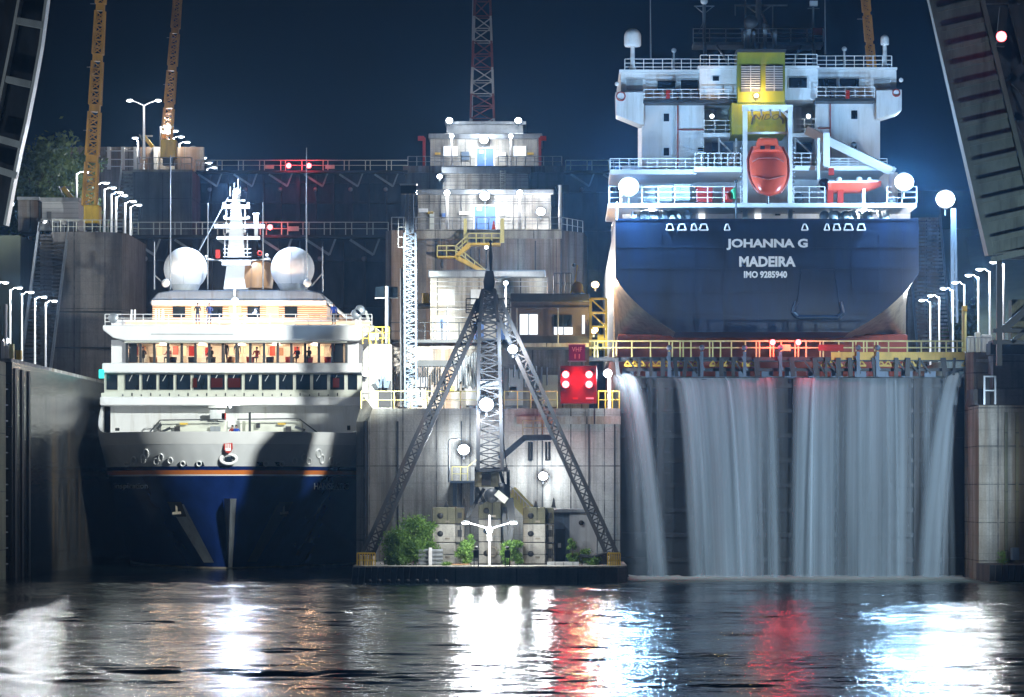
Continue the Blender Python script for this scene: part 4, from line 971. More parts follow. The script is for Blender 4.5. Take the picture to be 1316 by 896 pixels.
# centre recess balconies
jb(903, 948, 171, 176, 'balcony', 'white_clean', 274.5, 5); jb(1018, 1050, 171, 176, 'balcony', 'white_clean', 274.5, 5)
for a, b_, c, d, m in ((906, 918, 137, 170, 'white'), (921, 935, 137, 170, 'cream'), (915, 942, 178, 196, 'bsteel'), (1022, 1046, 178, 196, 'winddark'), (942, 948, 151, 165, 'winddark'), (1021, 1030, 138, 170, 'white')): jb(a, b_, c, d, 'doorway' if d - c > 25 else 'opening', m, 278.8, .15)
mb = MB()
mb.bar(W(934, 214, 276), W(946, 196, 276), .3, .4).bar(W(916, 172, 276.5), W(940, 196, 276.5), .12).bar(W(1024, 180, 276.5), W(1042, 197, 276.5), .12)
for px in (924, 946, 1022, 1050): mb.bar(W(px, 214, 275.5), W(px, 176, 275.5), .12)
mb.build('inclined_ladder', 'white_clean', J)
for px in (915, 1039):
    MB().ball(W(px, 149.5, 274), .16, 10, 6).build('deck_lamp', 'lens', J)
# funnel
jb(940, 1010, 132, 173, 'funnel_base', 'funnel', 272.5, 5, bev=.05)
fn = jb(947.5, 1009, 66, 132, 'funnel', 'funnel', 272.3, 4.5, bev=.05)
jb(946.5, 1010, 63, 67, 'top_plate', 'dark', 272.1, 5, fn)
for a, b_ in ((952.5, 977), (984, 1006)):
    lv = jb(a, b_, 84, 118 if a < 980 else 117, 'louvre', 'rib', 272.2, .12)
    mb = MB()
    for k in range(10): mb.bar(W(a, 86 + k * 3, 272.1), W(b_, 86 + k * 3, 272.1), .06)
    mb.bar(W((a + b_) / 2, 84, 272.1), W((a + b_) / 2, 117, 272.1), .07); mb.build('slat', 'grey', lv)
mb = MB()
for px, r_, tp_ in ((957.5, .12, 43), (962.5, .2, 38), (969, .17, 43), (983, .17, 38), (995.5, .17, 43)): mb.tube(W(px, 64, 273.5), W(px, tp_, 273.5), r_, n=10)
mb.build('exhaust_pipe', 'steel', fn)
mb = MB().ball(W(965, 28.5, 273.5), .55, 14, 10, 1.05)
for px, py in ((957.5, 41), (969, 41), (983, 36), (983, 32), (995.5, 41)): mb.ball(W(px, py, 273.5), .24, 10, 6)
each(mb, 'exhaust_cowl', 'black', fn)
# funnel emblem: dark lettering on the yellow
text('NIDO', 968, 1002, 147, 154, 272.3, 'darkcloth', J, .02, .3, name='emblem_lettering')
mb = MB(); mb.bar(W(966, 160, 272.3), W(967, 153, 272.3), .12).bar(W(967, 153, 272.3), W(970, 148, 272.3), .14).bar(W(1001, 148, 272.3), W(1006, 154, 272.3), .14).bar(W(1006, 154, 272.3), W(1006, 159, 272.3), .12); mb.build('emblem', 'darkcloth', J)
# monkey island platform & masts
jb(891, 1058, 54, 58, 'mast_platform', 'lgrey', 280, 3)
rail2(891, 1058, 54, 37, 280, 20)
mb = MB()
for px in (906, 975, 1046): mb.tube(W(px, 86, 280), W(px, 56, 280), .15)
mb.bar(W(921, 58, 280), W(938, 86, 280), .16).bar(W(1030, 58, 280), W(1018, 86, 280), .16)
mb.tube(W(905, 55, 280), W(905, 6, 280), .14).bar(W(892, 8, 280), W(918, 8, 280), .08).bar(W(905, 18, 280), W(893, 8, 280), .06).bar(W(905, 18, 280), W(917, 8, 280), .06).bar(W(905, 25, 280), W(897, 44, 280), .06)
mb.tube(W(975, 55, 281), W(975, -14, 281), .28, .2).bar(W(944, 7, 281), W(1012, 7, 281), .12).bar(W(960, 8, 281), W(971, 16, 281), .1).bar(W(990, 8, 281), W(979, 16, 281), .1)
mb.bar(W(958, 40, 281), W(958, -10, 281), .12).bar(W(993, 36, 281), W(993, 7, 281), .1).bar(W(977, 12, 281), W(993, 48, 281), .14).bar(W(945, 7, 281), W(945, 20, 281), .1)
mb.tube(W(1045, 55, 280), W(1045, 8, 280), .09).bar(W(1038, 11, 280), W(1053, 11, 280), .08)
mb.build('mast', 'steel', J)
jb(1041, 1051, 1, 7, 'radar_box', 'white_clean', 279.8, .6); MB().ball(W(905, 1.5, 280), .3, 10, 8).build('mast_lamp', 'white_clean', J)
jb(1045, 1057, 36, 45, 'flag_board', 'redcloth', 279.8, .1)
def radome(px, pyt, pyb, w, pyp, Y, par, nm='radome'):
    r_ = w / 2 * Y / F; c = W(px, pyb, Y); hh = (pyb - pyt) * Y / F - r_
    o = MB().lathe(c, [(.01, 0), (r_ * .9, 0), (r_, .12), (r_, hh)] + [(r_ * math.cos(t) + 1e-4, hh + r_ * math.sin(t)) for t in [math.pi / 2 * k / 7 for k in range(1, 8)]], 18).build(nm, 'radome', par)
    MB().lathe(W(px, pyp, Y), [(.34, 0), (.18, .4), (.16, (pyp - pyb) * Y / F)], 10).build('pedestal', 'white_clean', o)
radome(813, 36.5, 60, 22, 91, 275, J); radome(1137, 45, 58, 11, 88, 275, J)
MB().tube(W(836.5, 76, 276), W(835.5, -20, 276), .07, .03).build('whip_antenna', 'steel', J); MB().tube(W(1060.5, 70, 276), W(1060, -20, 276), .07, .03).build('whip_antenna', 'steel', J)
mb = MB()
for px, tp_ in ((866, 62), (1085, 60)): mb.tube(W(px, 90, 276), W(px, tp_ + 4, 276), .08).ball(W(px, tp_ + 3, 276), .2, 8, 6)
mb.build('small_antenna', 'white_clean', J)
for px, py in ((793, 108), (1158, 103)): MB().ball(W(px, py, 273), .18, 10, 6).build('searchlight', 'white_clean', J)
mb = MB(); mb.lathe(W(798, 124, 273.4), [(.30, -.04), (.38, -.04), (.38, .04), (.30, .04), (.30, -.04)], 14, 'y'); mb.lathe(W(1152, 119.5, 273.4), [(.24, -.04), (.32, -.04), (.32, .04), (.24, .04), (.24, -.04)], 14, 'y'); mb.build('lifebuoy', 'red', J)
# free fall davit frame
mb = MB()
for px in (957.5, 1015.5): mb.bar(W(px, 283, 266), W(px, 138, 268), .34, .4)
mb.bar(W(954, 139, 268), W(1019, 139, 268), .4, .45).bar(W(957.5, 171, 268), W(1015, 171, 268), .16)
mb.bar(W(1052, 262, 267), W(1052, 178, 268), .2); mb.bar(W(1002, 139, 268), W(1015, 152, 268), .2)
mb.build('davit_frame', 'white_clean', J)
mb = MB()
for k in range(14):
    for px in (953, 1020): mb.ball(W(px, 190 + k * 6.2, 267.3), .12, 6, 4)
for px in (966, 978, 990, 1002): mb.bar(W(px, 141, 267.8), W(px + 1, 149, 267.8), .12)
mb.build('davit_fitting', 'steel', J)
# provision crane
t = MB().bar(W(1038, 168, 270), W(1148, 221, 266), .55, .65).bar(W(1038, 163, 270), W(1062, 176, 269.5), .2); cr = t.build('crane_boom', 'white_clean', J)
MB().tube(W(1148, 262, 266), W(1148, 222, 266), .35).build('crane_rest', 'white_clean', J)
MB().bar(W(1062, 216, 268), W(1062, 172, 268.5), .5).build('crane_post', 'white_clean', J)
for px, py, r_ in ((1059, 237, .45), (1026, 255, .4), (1097, 186, .2)): MB().lathe(W(px, py, 267.5), [(.01, -.3), (r_, -.3), (r_, .3), (.01, .3)], 14, 'y').build('hose_reel', 'dark', J)
jb(1065, 1072, 216, 225, 'fire_box', 'red', 267, .5)
# ---- lifeboat (a thing resting in its frame)
LB = T('lifeboat', 'big closed red orange free fall lifeboat hanging bow down at the ship stern', 'lifeboat', W(987, 235, 266))
secs = []
def lbs(t):  # t 0 top(stern) ..1 nose ; returns centre pixel y, half width px, depth
    return 186 + 68 * t, 25 * (min(1, .72 + t * 1.1) if t < .3 else (1 - max(0, (t - .45) / .57) ** 2.1) ** .5 if t < 1 else .02)
mb = MB(); N_ = 20; vs = []; K = 22
for k in range(K + 1):
    t_ = k / K; py, hw = lbs(t_); yy = 267.2 - 3.2 * t_ ; r_ = max(.02, hw) * 266 / F
    for a in range(N_):
        th = 2 * math.pi * a / N_; vs.append((X(987, 266) + r_ * math.cos(th), yy + r_ * .85 * math.sin(th) - (0.25 if math.sin(th) < 0 else 0), Z(py, 266) + .15 * math.sin(th)))
mb.add(vs, [(i * N_ + a, i * N_ + (a + 1) % N_, (i + 1) * N_ + (a + 1) % N_, (i + 1) * N_ + a) for i in range(K) for a in range(N_)] + [tuple(range(N_))], 0, True)
hl = mb.build('hull', 'orange', LB)
mb = MB()
pts = []
for k in range(21):
    t_ = .03 + .97 * k / 20; py, hw = lbs(t_); pts.append((t_, py, hw + .9))
for sg in (-1, 1): mb.path([Vector((X(987 + sg * hw, 266), 266.9 - 3.2 * t_, Z(py, 266))) for t_, py, hw in pts], .1)
mb.build('rubbing_strake', 'redboot', LB)
MB().pp([(974, 177), (999, 177), (1001, 187), (1007, 195), (967, 195), (973, 187)], 265.4, 2.6).build('conning_tower', 'orange', LB, bev=.15)
for a in (977, 990): MB().pb(a, a + 6, 187.5, 192, 265.25, .3).build('window', 'winddark', LB, bev=.03)
mb = MB().path([W(967, 208, 264.7), W(976, 203, 264.4), W(998, 203, 264.4), W(1007, 208, 264.7)], .06).path([W(966, 226, 264), W(987, 231, 263.2), W(1008, 226, 264)], .05); mb.build('moulding_line', 'redboot', LB)
MB().path([W(987, 252, 263.6), W(987, 262, 263.6)], .09).build('release_hook', 'steel', LB)
# rescue boat
RB = T('rescue_boat', 'small open orange rescue boat on red stands right of the lifeboat', 'boat', W(1095, 262, 266))
mb = MB(); vs = []; K = 14
for k in range(K + 1):
    t_ = k / K; x = X(1064 + 69 * t_, 266); w_ = 1.0 * (1 - max(0, (t_ - .6) / .42) ** 2) ** .5; zt2 = Z(234 - 1.5 * t_, 266); zb2 = Z(247.5 - 12 * max(0, t_ - .6) ** 1.4 * 2.6, 266)
    for a, b_ in ((-1, 1), (-.95, .35), (-.5, 0), (.5, 0), (.95, .35), (1, 1)): vs.append((x, 266.5 + a * max(.03, w_), zb2 + (zt2 - zb2) * b_))
mb.add(vs, [(i * 6 + a, i * 6 + a + 1, (i + 1) * 6 + a + 1, (i + 1) * 6 + a) for i in range(K) for a in range(5)] + [(0, 1, 2, 3, 4, 5)], 0, True).build('hull', 'orange', RB)
MB().bar(W(1064, 234, 265.5), W(1128, 233, 265.6), .12).build('gunwale', 'white_clean', RB)
for px in (1066, 1079): MB().bar(W(px + 1, 262, 266), W(px + 1, 244, 266), .45).build('cradle', 'red', RB)
MB().bar(W(1110, 262, 265.8), W(1110, 236, 265.8), .25).build('cradle', 'white_clean', RB)
for px, rad in ((1078, .28), (1104, .3), (1117, .26)): MB().ball(W(px, 232, 266.3), rad, 10, 6).build('cover', 'white_clean', RB)
# flag
FL = T('ensign_flag', 'green and red ensign on a thin dark staff at the cargo ship stern', 'flag', W(946, 283, 263))
MB().tube(W(946, 283, 263), W(946, 235, 263), .06).ball(W(946, 233, 263), .14, 8, 6).build('staff', 'dark', FL)
for nm, a0, a1, m in (('green_stripe', 0, .45, 'greenp'), ('red_field', .45, 1, 'red')):
    vs = []; fs = []
    for i in range(7):
        for j in range(7):
            u = a0 + (a1 - a0) * i / 6; v = j / 6
            vs.append(W(945.5 - 13.5 * u, 240 + 10 * u + (16 - 9 * u) * v, 263 - .15 * math.sin(u * 9 + v)))
    fs = [(i * 7 + j, i * 7 + j + 1, (i + 1) * 7 + j + 1, (i + 1) * 7 + j) for i in range(6) for j in range(6)]
    f = MB().add(vs, fs, 0, True).build(nm, m, FL); f.modifiers.new('s', 'SOLIDIFY').thickness = .02
# ============================================================ CRUISE SHIP
cxs = -26.3; HB = 10.95
K_ = T('cruise_ship', 'white and navy cruise ship seen bow on inside the left lock', 'ship', (cxs, 272, 0))
def hull_pts(z, n=30):
    zn = max(0, min(1, z / 10.7)); ys = 273.5 - 6.5 * zn ** 1.15; Ln = 30 - 13 * zn; p = 1.55 + .9 * zn
    if z < 1: p -= .0
    out = []
    for k in range(n + 1):
        t_ = (k / n) ** 1.6; hb = HB * (1 - (1 - t_) ** p) ** (1 / p) if t_ < 1 else HB
        out.append((hb, ys + Ln * t_))
    return out
def hull_band(z0, z1, name, mat, nz, off=0.):
    n = 30; vs = []; rows = []
    for j in range(nz + 1):
        z = z0 + (z1 - z0) * j / nz; r_ = hull_pts(z, n)
        row = [(cxs - (hb + off if hb > .01 else 0), y - off, z) for hb, y in r_[::-1]] + [(cxs + hb + off, y - off, z) for hb, y in r_[1:]]
        row = [(cxs - HB - off, 330, z)] + row + [(cxs + HB + off, 330, z)]; rows.append(row)
    m = len(rows[0])
    for r_ in rows: vs += r_
    return MB().add(vs, [(j * m + i, j * m + i + 1, (j + 1) * m + i + 1, (j + 1) * m + i) for j in range(nz) for i in range(m - 1)], 0, True).build(name, mat, K_)
hull_band(.12, 7.22, 'lower_hull', 'navy', 14); hull_band(-.5, .12, 'boot_top', 'counter', 1, .01)
hull_band(7.22, 7.33, 'white_stripe', 'white_clean', 1, .015); hull_band(7.33, 7.66, 'orange_stripe', 'orangeline', 1, .015); hull_band(7.66, 7.95, 'blue_stripe', 'navy', 1, .015)
hull_band(7.95, 9.65, 'upper_hull', 'hullgrey', 4); hull_band(9.65, 10.6, 'bulwark', 'white_clean', 2, .02)
# foredeck
dk = hull_pts(9.5)
MB().add([(cxs - hb * .99, y + .2, 9.55) for hb, y in dk[::-1]] + [(cxs + hb * .99, y + .2, 9.55) for hb, y in dk[1:]], [tuple(range(2 * len(dk) - 1))]).build('foredeck', 'hullgrey', K_)
def hy(x, z):
    r_ = hull_pts(z, 60); a = abs(x - cxs)
    for (h0, y0), (h1, y1) in zip(r_, r_[1:]):
        if h0 <= a <= h1 + 1e-6: return y0 + (y1 - y0) * (a - h0) / max(1e-6, h1 - h0)
    return r_[-1][1]
def onhull(px, py, off=.06):
    Y_ = 275
    for _ in range(12): Y_ = .5 * Y_ + .5 * hy(X(px, Y_), Z(py, Y_))
    return W(px, py, Y_) + Vector((0, -off, 0))
# stem plate, chafe plates
mb = MB(); mb.add([onhull(288, 641, .1), onhull(304, 641, .1), W(298.5, 729, 273.2), W(293.5, 729, 273.2), W(296, 641, 268.8)], [(0, 4, 3), (4, 1, 2, 3)]); mb.build('stem_plate', 'steel', K_)
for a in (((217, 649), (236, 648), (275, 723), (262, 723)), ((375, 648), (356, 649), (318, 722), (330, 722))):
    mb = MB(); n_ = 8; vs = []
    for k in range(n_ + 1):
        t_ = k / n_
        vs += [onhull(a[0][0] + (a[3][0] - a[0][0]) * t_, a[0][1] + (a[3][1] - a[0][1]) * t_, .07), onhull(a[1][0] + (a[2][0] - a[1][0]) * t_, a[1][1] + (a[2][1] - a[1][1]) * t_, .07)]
    mb.add(vs, [(2 * k, 2 * k + 1, 2 * k + 3, 2 * k + 2) for k in range(n_)]).build('anchor_chafe_plate', 'steel' if a[0][0] < 300 else 'gate', K_)  # right plate in near black steel, shade on that side put in colour
# anchor pockets with the anchor drawn up inside
for px, sg in ((224, 1), (368, -1)):
    q = [onhull(px - 9, 645, .09), onhull(px + 9, 645, .09), onhull(px + 13 * sg * .6 + 8, 664, .09), onhull(px + 13 * sg * .6 - 8, 664, .09)]
    MB().add(q, [(0, 1, 2, 3)]).build('anchor_pocket', 'black', K_)
    cc = onhull(px + 3 * sg, 654, .2); MB().bar(cc + Vector((-.3, 0, -.35)), cc + Vector((.35, 0, -.3)), .2).bar(cc + Vector((0, 0, .4)), cc + Vector((.03 * sg, 0, -.35)), .14).build('anchor', 'counter', K_)
# crest and centre fairlead
c = onhull(293.5, 575, .12)
mb = MB(); s_ = 275 / F
mb.prism([(c.x - 5.5 * s_, c.z + 7 * s_), (c.x + 5.5 * s_, c.z + 7 * s_), (c.x + 5.5 * s_, c.z - 2 * s_), (c.x + 3 * s_, c.z - 6 * s_), (c.x, c.z - 7.5 * s_), (c.x - 3 * s_, c.z - 6 * s_), (c.x - 5.5 * s_, c.z - 2 * s_)], c.y - .1, c.y + .15)
sh = mb.build('crest_shield', 'red', K_)
mb = MB(); c2 = c + Vector((0, -.14, 0))
for dx in (-2.6, 0, 2.6): mb.box(c2.x + (dx - .6) * s_, c2.x + (dx + .6) * s_, c2.y, c2.y + .05, c2.z - 1 * s_, c2.z + 4.5 * s_)
mb.box(c2.x - 3.4 * s_, c2.x + 3.4 * s_, c2.y, c2.y + .05, c2.z - 4.4 * s_, c2.z - 1 * s_); mb.build('crest_castle', 'white_clean', sh)
c = onhull(294, 590, .15)
vs = []; 
mb = MB()
for k in range(20):
    a0, a1 = 2 * math.pi * k / 20, 2 * math.pi * (k + 1) / 20
    mb.tube(c + Vector((10 * s_ * math.cos(a0), 0, 6 * s_ * math.sin(a0))), c + Vector((10 * s_ * math.cos(a1), 0, 6 * s_ * math.sin(a1))), .13, n=6)
mb.build('bow_fairlead', 'white_clean', K_); MB().lathe(c + Vector((0, .05, 0)), [(.01, 0), (.32, 0), (.32, .3), (.01, .3)], 14, 'y').build('fairlead_hole', 'winddark', K_)
# mooring fairleads along the bow
lead = ((163, 597, 3), (172, 592, 6), (184, 590, 7), (188, 583, 7), (201, 593, 5), (207, 588, 6), (219, 592, 5), (235, 596, 4), (256, 596, 4))
for sg in (0, 1):
    for px, py, h_ in lead:
        if sg: px = 592 - px + 6
        c = onhull(px, py, .1); sz = h_ * s_
        m_ = MB()
        for k in range(10):
            a0, a1 = 2 * math.pi * k / 10, 2 * math.pi * (k + 1) / 10
            f = lambda a: onhull(px + 3 * math.cos(a), py - h_ * .8 * math.sin(a), .12)
            m_.tube(f(a0), f(a1), .06, n=5)
        fo = m_.build('mooring_fairlead', 'white_clean', K_)
for px in (236, 258, 335, 358): 
    a, b_, c, d = onhull(px - 5, 594, .08), onhull(px + 3, 594, .08), onhull(px + 5, 599, .08), onhull(px - 2, 599, .08)
    MB().add([a, b_, c, d], [(3, 2, 1, 0)]).build('roller_opening', 'winddark', K_)
# hull lettering
def hulltext(s, px0, px1, pt, pb_):
    o = text(s, px0, px1, pt, pb_, 275, 'white_clean', K_, .0, name='ship_name'); off = _abs(K_)
    for v in o.data.vertices:
        p = v.co + off; px = VX + p.x * F / p.y; py = VY - (p.z - CZ) * F / p.y; q = onhull(px, py, .05); v.co = q - off
hulltext('inspiration', 147, 190, 621.5, 630)
hulltext('HANSEATIC', 404, 448, 621, 629)
# forward wall of superstructure
YB = 285
def kb(a, b_, c, d, name, mat, Y=YB, dep=.3, par=None, bev=0): return MB().pb(a, b_, c, d, Y, dep).build(name, mat, par or K_, bev=bev)
kb(142, 462, 518, 566, 'foredeck_wall', 'white', 284, .5)
for sg in (-1, 1):   # side wings of the raised bulwark
    vs = []; n_ = 10
    for k in range(n_ + 1):
        t_ = k / n_; r_ = hull_pts(10.6, 60); i_ = int(30 + 30 * t_); hb, y = r_[i_]; ztp = 10.6 + 3.0 * t_ ** 2.2
        vs += [(cxs + sg * (hb + .02), y, 10.6), (cxs + sg * (hb + .02 - .0), y, ztp)]
    f = MB().add(vs, [(2 * k, 2 * k + 1, 2 * k + 3, 2 * k + 2) for k in range(n_)], 0, True).build('raised_bulwark', 'white_clean', K_); f.modifiers.new('s', 'SOLIDIFY').thickness = .1
kb(128, 480, 510, 521, 'bridge_apron', 'white_clean', 281, 20, bev=.1)
kb(130, 478, 505, 511, 'wing_deck', 'cream', 281.6, 20)
kb(134, 476, 478.5, 506, 'wheelhouse', 'cream', 282, 16)
mb = MB()
wins = [137] + [161 + 21.95 * k for k in range(13)] + [447]
for i, a in enumerate(wins):
    b_ = a + (14 if i == 0 else 12 if i == 14 else 18)
    f = kb(a - .8, b_ + .8, 480.5, 501.8, 'window', 'cream', 281.9, .12); kb(a, b_, 481.3, 501, 'pane', 'winddark', 281.83, .1, f)
    if 0 < i < 14: MB().bar(W(a + 9, 481.5, 281.75), W(a + 4 + (i % 3), 490, 281.75), .05).build('wiper', 'lgrey', f)
for k, (a, b_, m) in enumerate(((248, 253, 'screenred'), (271, 286, 'screenred'), (293, 309, 'screenred'), (428, 436, 'screenred'))): kb(a, b_, 486, 498, 'console_glow', m, 281.7, .05)
mb = MB()
for k in range(24): mb.pb(157 + k * 12, 158.4 + k * 12, 507 - (k % 2) * 2, 509, 281.5, .1)
mb.build('deck_fitting', 'dark', K_)
kb(131, 479, 466.5, 479, 'lounge_apron', 'white_clean', 280.5, 18, bev=.12)
# lounge: glazed room with its own interior
x0, x1 = X(163, 281.5), X(445, 281.5); zf, zc = Z(466.5, 281.5), Z(440, 281.5)
MB().box(x0, x1, 287, 287.2, zf, zc).build('lounge_back_wall', 'cream', K_)
MB().box(x0, x1, 281.6, 287, zc - .04, zc - .01).build('lounge_ceiling', 'white_clean', K_)
MB().box(x0, x1, 281.6, 287, zf + .004, zf + .03).build('lounge_floor', 'wood', K_)
mb = MB(); rr = random.Random(12)
for k in range(26):
    a = 170 + k * 10.4; m_ = MB().pb(a, a + 7, 443 + rr.random() * 4, 455 + rr.random() * 3, 286.9, .06).build('wall_panel', rr.choice(['stripwarm', 'orange', 'wood', 'cream', 'stripwarm', 'redcloth']), K_)
for k in range(11):
    a = 172 + k * 25; MB().lathe(W(a, 466, 283.5), [(.01, .45), (.35, .45), (.3, .0), (.01, 0)], 10).build('lounge_seat', rr.choice(['darkcloth', 'redcloth', 'wood']), K_)
for k in range(17):
    a = 163 + (445 - 163) * k / 16
    kb(a - 1.6, a + 1.6, 440, 466.5, 'mullion', 'dark', 281.4, .25)
MB().box(x0, x1, 281.55, 281.58, zf, zc).build('lounge_glazing', 'glass', K_)
kb(166, 176, 440, 466, 'curtain', 'gateup', 281.8, .1); kb(430, 441, 440, 466, 'curtain', 'gateup', 281.8, .1)
for a in (210, 260, 310, 355, 405): light(W(a, 446, 284.5), 480, (1, .62, .4), .3, K_)
for a, b_ in ((143, 163), (444, 461)): kb(a, b_, 437, 467, 'side_panel', 'white_clean', 282, 6)
MB().pp([(132, 418), (481, 418), (481, 424), (462, 438), (162, 438), (145, 434), (132, 424)], 279.5, 17).build('lounge_roof', 'white_clean', K_, bev=.1)
kb(160, 446, 436, 440.4, 'roof_soffit', 'cream', 280, 15)
kb(194, 300, 429, 430, 'rain_groove', 'grey', 279.4, .1)
# sun deck
zs = Z(418, 279.5)
kb(143, 475, 411, 418.2, 'deck_coaming', 'white_clean', 283.5, .3)
kb(162, 478, 413, 416.5, 'light_strip', 'stripwarm', 283.3, .1)
rail2(135, 478, 418, 404, 280, 16, K_)
for a, b_ in ((240, 250), (290, 300), (345, 355)): pass
kb(196, 420, 391, 418, 'upper_house', 'wood', 288, 12)
mb = MB()
for k in range(9): mb.bar(W(196, 394 + k * 2.6, 287.9), W(420, 394 + k * 2.6, 287.9), .05)
mb.build('slatted_cladding', 'cream', K_)
for k in range(7): kb(222 + k * 24, 238 + k * 24, 394, 408, 'window', 'stripwarm' if k % 2 else 'winddark', 287.85, .08)
MB().pp([(193, 391), (193, 387), (203, 376), (222, 373), (396, 373), (412, 376), (421, 387), (421, 391)], 286, 14).build('upper_roof', 'bsteel', K_, bev=.1)
kb(195, 419, 386.5, 392.5, 'fascia', 'hullgrey', 285.8, .3)
for a in (215, 265, 330, 390, 440): light(W(a, 409, 284), 900, (1, .6, .32), .25, K_)
mb = MB()
for a in (198, 202, 229, 233, 238): mb.pb(a - 30, a - 28, 398, 412, 284, .3)
mb.build('deck_locker', 'white_clean', K_)
MB().path([W(425, 391, 284), W(438, 402, 283), W(445, 408, 282), W(456, 408, 281.5), W(470, 400, 281), W(474, 412, 281)], .12).build('deck_crane', 'cream', K_)
kb(436, 452, 405, 412, 'deck_locker', 'wood', 283, 1)
# radomes & mast
for px, py in ((238.5, 346), (376, 345.5)):
    r_ = 28 * 289 / F; b_ = MB().ball(W(px, py, 289), r_, 32, 20).build('radome', 'radome', K_); MB().lathe(W(px, 374, 289), [(1.0, 0), (1.3, .6)], 20).build('radome_base', 'lgrey', b_)
    m_ = MB()
    for k in range(24): 
        a0, a1 = math.pi * k / 24, math.pi * (k + 1) / 24; m_.bar(W(px, py, 289) + Vector((0, -(r_ + .005) * math.sin(a0), (r_ + .005) * math.cos(a0))), W(px, py, 289) + Vector((0, -(r_ + .005) * math.sin(a1), (r_ + .005) * math.cos(a1))), .025)
    m_.build('panel_seam', 'grey', b_)
YM = 291
def tap(a0, b0, a1, b1, mat='white_clean', name='mast', d=1.0): return MB().pp([(303 - a0, b0), (303 + a0, b0), (303 + a1, b1), (303 - a1, b1)], YM, d).build(name, mat, K_, bev=.04)
tap(16, 372, 11, 334); tap(11, 334, 8, 290); tap(8, 290, 5.5, 266); tap(5.5, 266, 4, 246, d=.6)
MB().pp([(265, 334), (346, 334), (346, 331), (322, 336), (322, 341), (285, 341), (285, 336), (265, 331)], YM - .4, 1.6).build('lower_yard', 'white_clean', K_)
mb = MB()
for a, b_, py, w_ in ((276, 340, 291, .3), (279, 334, 306, .25), (286, 321, 266, .28), (288, 318, 281, .15), (293, 315, 258, .12)): mb.box(X(a, YM), X(b_, YM), YM - .3, YM + .4, Z(py, YM) - w_ / 2, Z(py, YM) + w_ / 2)
mb.build('crosstree', 'white_clean', K_)
mb = MB()
for px, a, b_ in ((291, 266, 300), (315, 266, 300), (289, 300, 334), (318, 300, 334), (296, 240, 252), (309, 240, 252), (301, 235, 246), (306, 230, 246)): mb.bar(W(px, a, YM), W(px, b_, YM), .07)
for py in (320, 325, 330): mb.bar(W(287, py, YM - .3), W(323, py, YM - .3), .06)
for k in range(16): mb.bar(W(296 + rr.random() * 2, 262 + k * 4.3, YM - .1), W(310 - rr.random() * 2, 262 + k * 4.3, YM - .1), .05)
for px, py in ((288, 262), (319, 262), (289, 279), (319, 280), (293, 297), (314, 297), (265, 330), (343, 328)): mb.ball(W(px, py, YM), .15, 8, 6)
each(mb, 'mast_fitting', 'white_clean', K_)
MB().pp([(326, 276), (332, 274), (331, 303), (327, 303)], YM, .3).build('radar_scanner', 'white_clean', K_); MB().bar(W(325, 275, YM), W(333, 275, YM), .15).build('radar_bar', 'white_clean', K_)
MB().bar(W(276, 291, YM - .6), W(340, 291, YM - .6), .28, .3).build('radar_array', 'lgrey', K_)
kb(277, 282.5, 321, 332, 'light_housing', 'red', YM - .5, .3); MB().lathe(W(334, 325.5, YM - .5), [(.12, -.05), (.24, -.05), (.24, .05), (.12, .05), (.12, -.05)], 12, 'y').build('ring_antenna', 'red', K_)
MB().lathe(W(330, 371, 292), [(1.3, 0), (1.4, .8), (1.35, 2.1), (.9, 2.25)], 20).build('funnel_casing', 'wood', K_)
mb = MB()
for px, a, b_ in ((198.5, 311, 372), (219, 200, 372), (267, 261, 372), (338, 260, 372), (394, 190, 372), (414.5, 317, 375)): mb.tube(W(px, b_, 287), W(px, a, 287), .06, .04, n=6)
mb.bar(W(199, 354, 287), W(212, 366, 287), .1).bar(W(414, 352, 287), W(400, 368, 287), .1).bar(W(293, 254, YM), W(256, 322, 290), .06)
mb.build('whip_antenna', 'steel', K_)
for px in (213, 395): MB().ball(W(px, 364, 286.5), .33, 12, 8, 1.1).build('satellite_dome', 'lgrey', K_)
# foremast with lamp, searchlights, side light
fm = MB().pp([(295, 426), (308, 426), (304.5, 404), (298.5, 404)], 280.2, .8).tube(W(301.5, 404, 280.6), W(301.5, 362, 280.6), .09).bar(W(294, 363, 280.6), W(309, 363, 280.6), .07); fm.build('foremast', 'lgrey', K_)
for px, py in ((146, 409), (458, 404), (463, 399)):
    MB().lathe(W(px, py, 280.3), [(.01, -.35), (.36, -.35), (.42, -.3), (.36, .2), (.01, .3)], 14, 'y').build('searchlight', 'steel', K_); MB().bar(W(px, py + 4, 280.3), W(px, 418, 280.3), .16).build('searchlight_stand', 'white_clean', K_)
kb(127, 133, 475, 486, 'side_light', 'lensgreen', 280, .4)
# mooring deck equipment
mb = MB()
mb.bar(W(192, 556, 281), W(206, 540, 281), .1).bar(W(206, 540, 281), W(290, 539, 281), .09).bar(W(305, 539, 281), W(384, 538, 281), .09).bar(W(384, 538, 281), W(408, 556, 281), .1)
mb.build('foredeck_railing', 'dark', K_)
kb(207, 291, 541, 556, 'hose_box', 'cream', 282.5, 1); kb(309, 388, 541, 556, 'hose_box', 'cream', 282.5, 1)
for a, b_, c, d, m in ((231, 241, 543.5, 546, 'yellow'), (357, 367, 543.5, 546, 'yellow'), (270, 289, 527, 540, 'grey'), (285, 290, 531, 540, 'redcloth'), (224, 231, 548, 556, 'black'), (367, 374, 548, 556, 'black'), (268, 291, 519, 524, 'white'), (270, 283, 548, 555, 'steel'), (148, 153, 550, 554, 'black'), (446, 450, 547, 553, 'black'), (329, 334, 544, 550, 'black')): kb(a, b_, c, d, 'deck_equipment', m, 281.8, .3)
mb = MB()
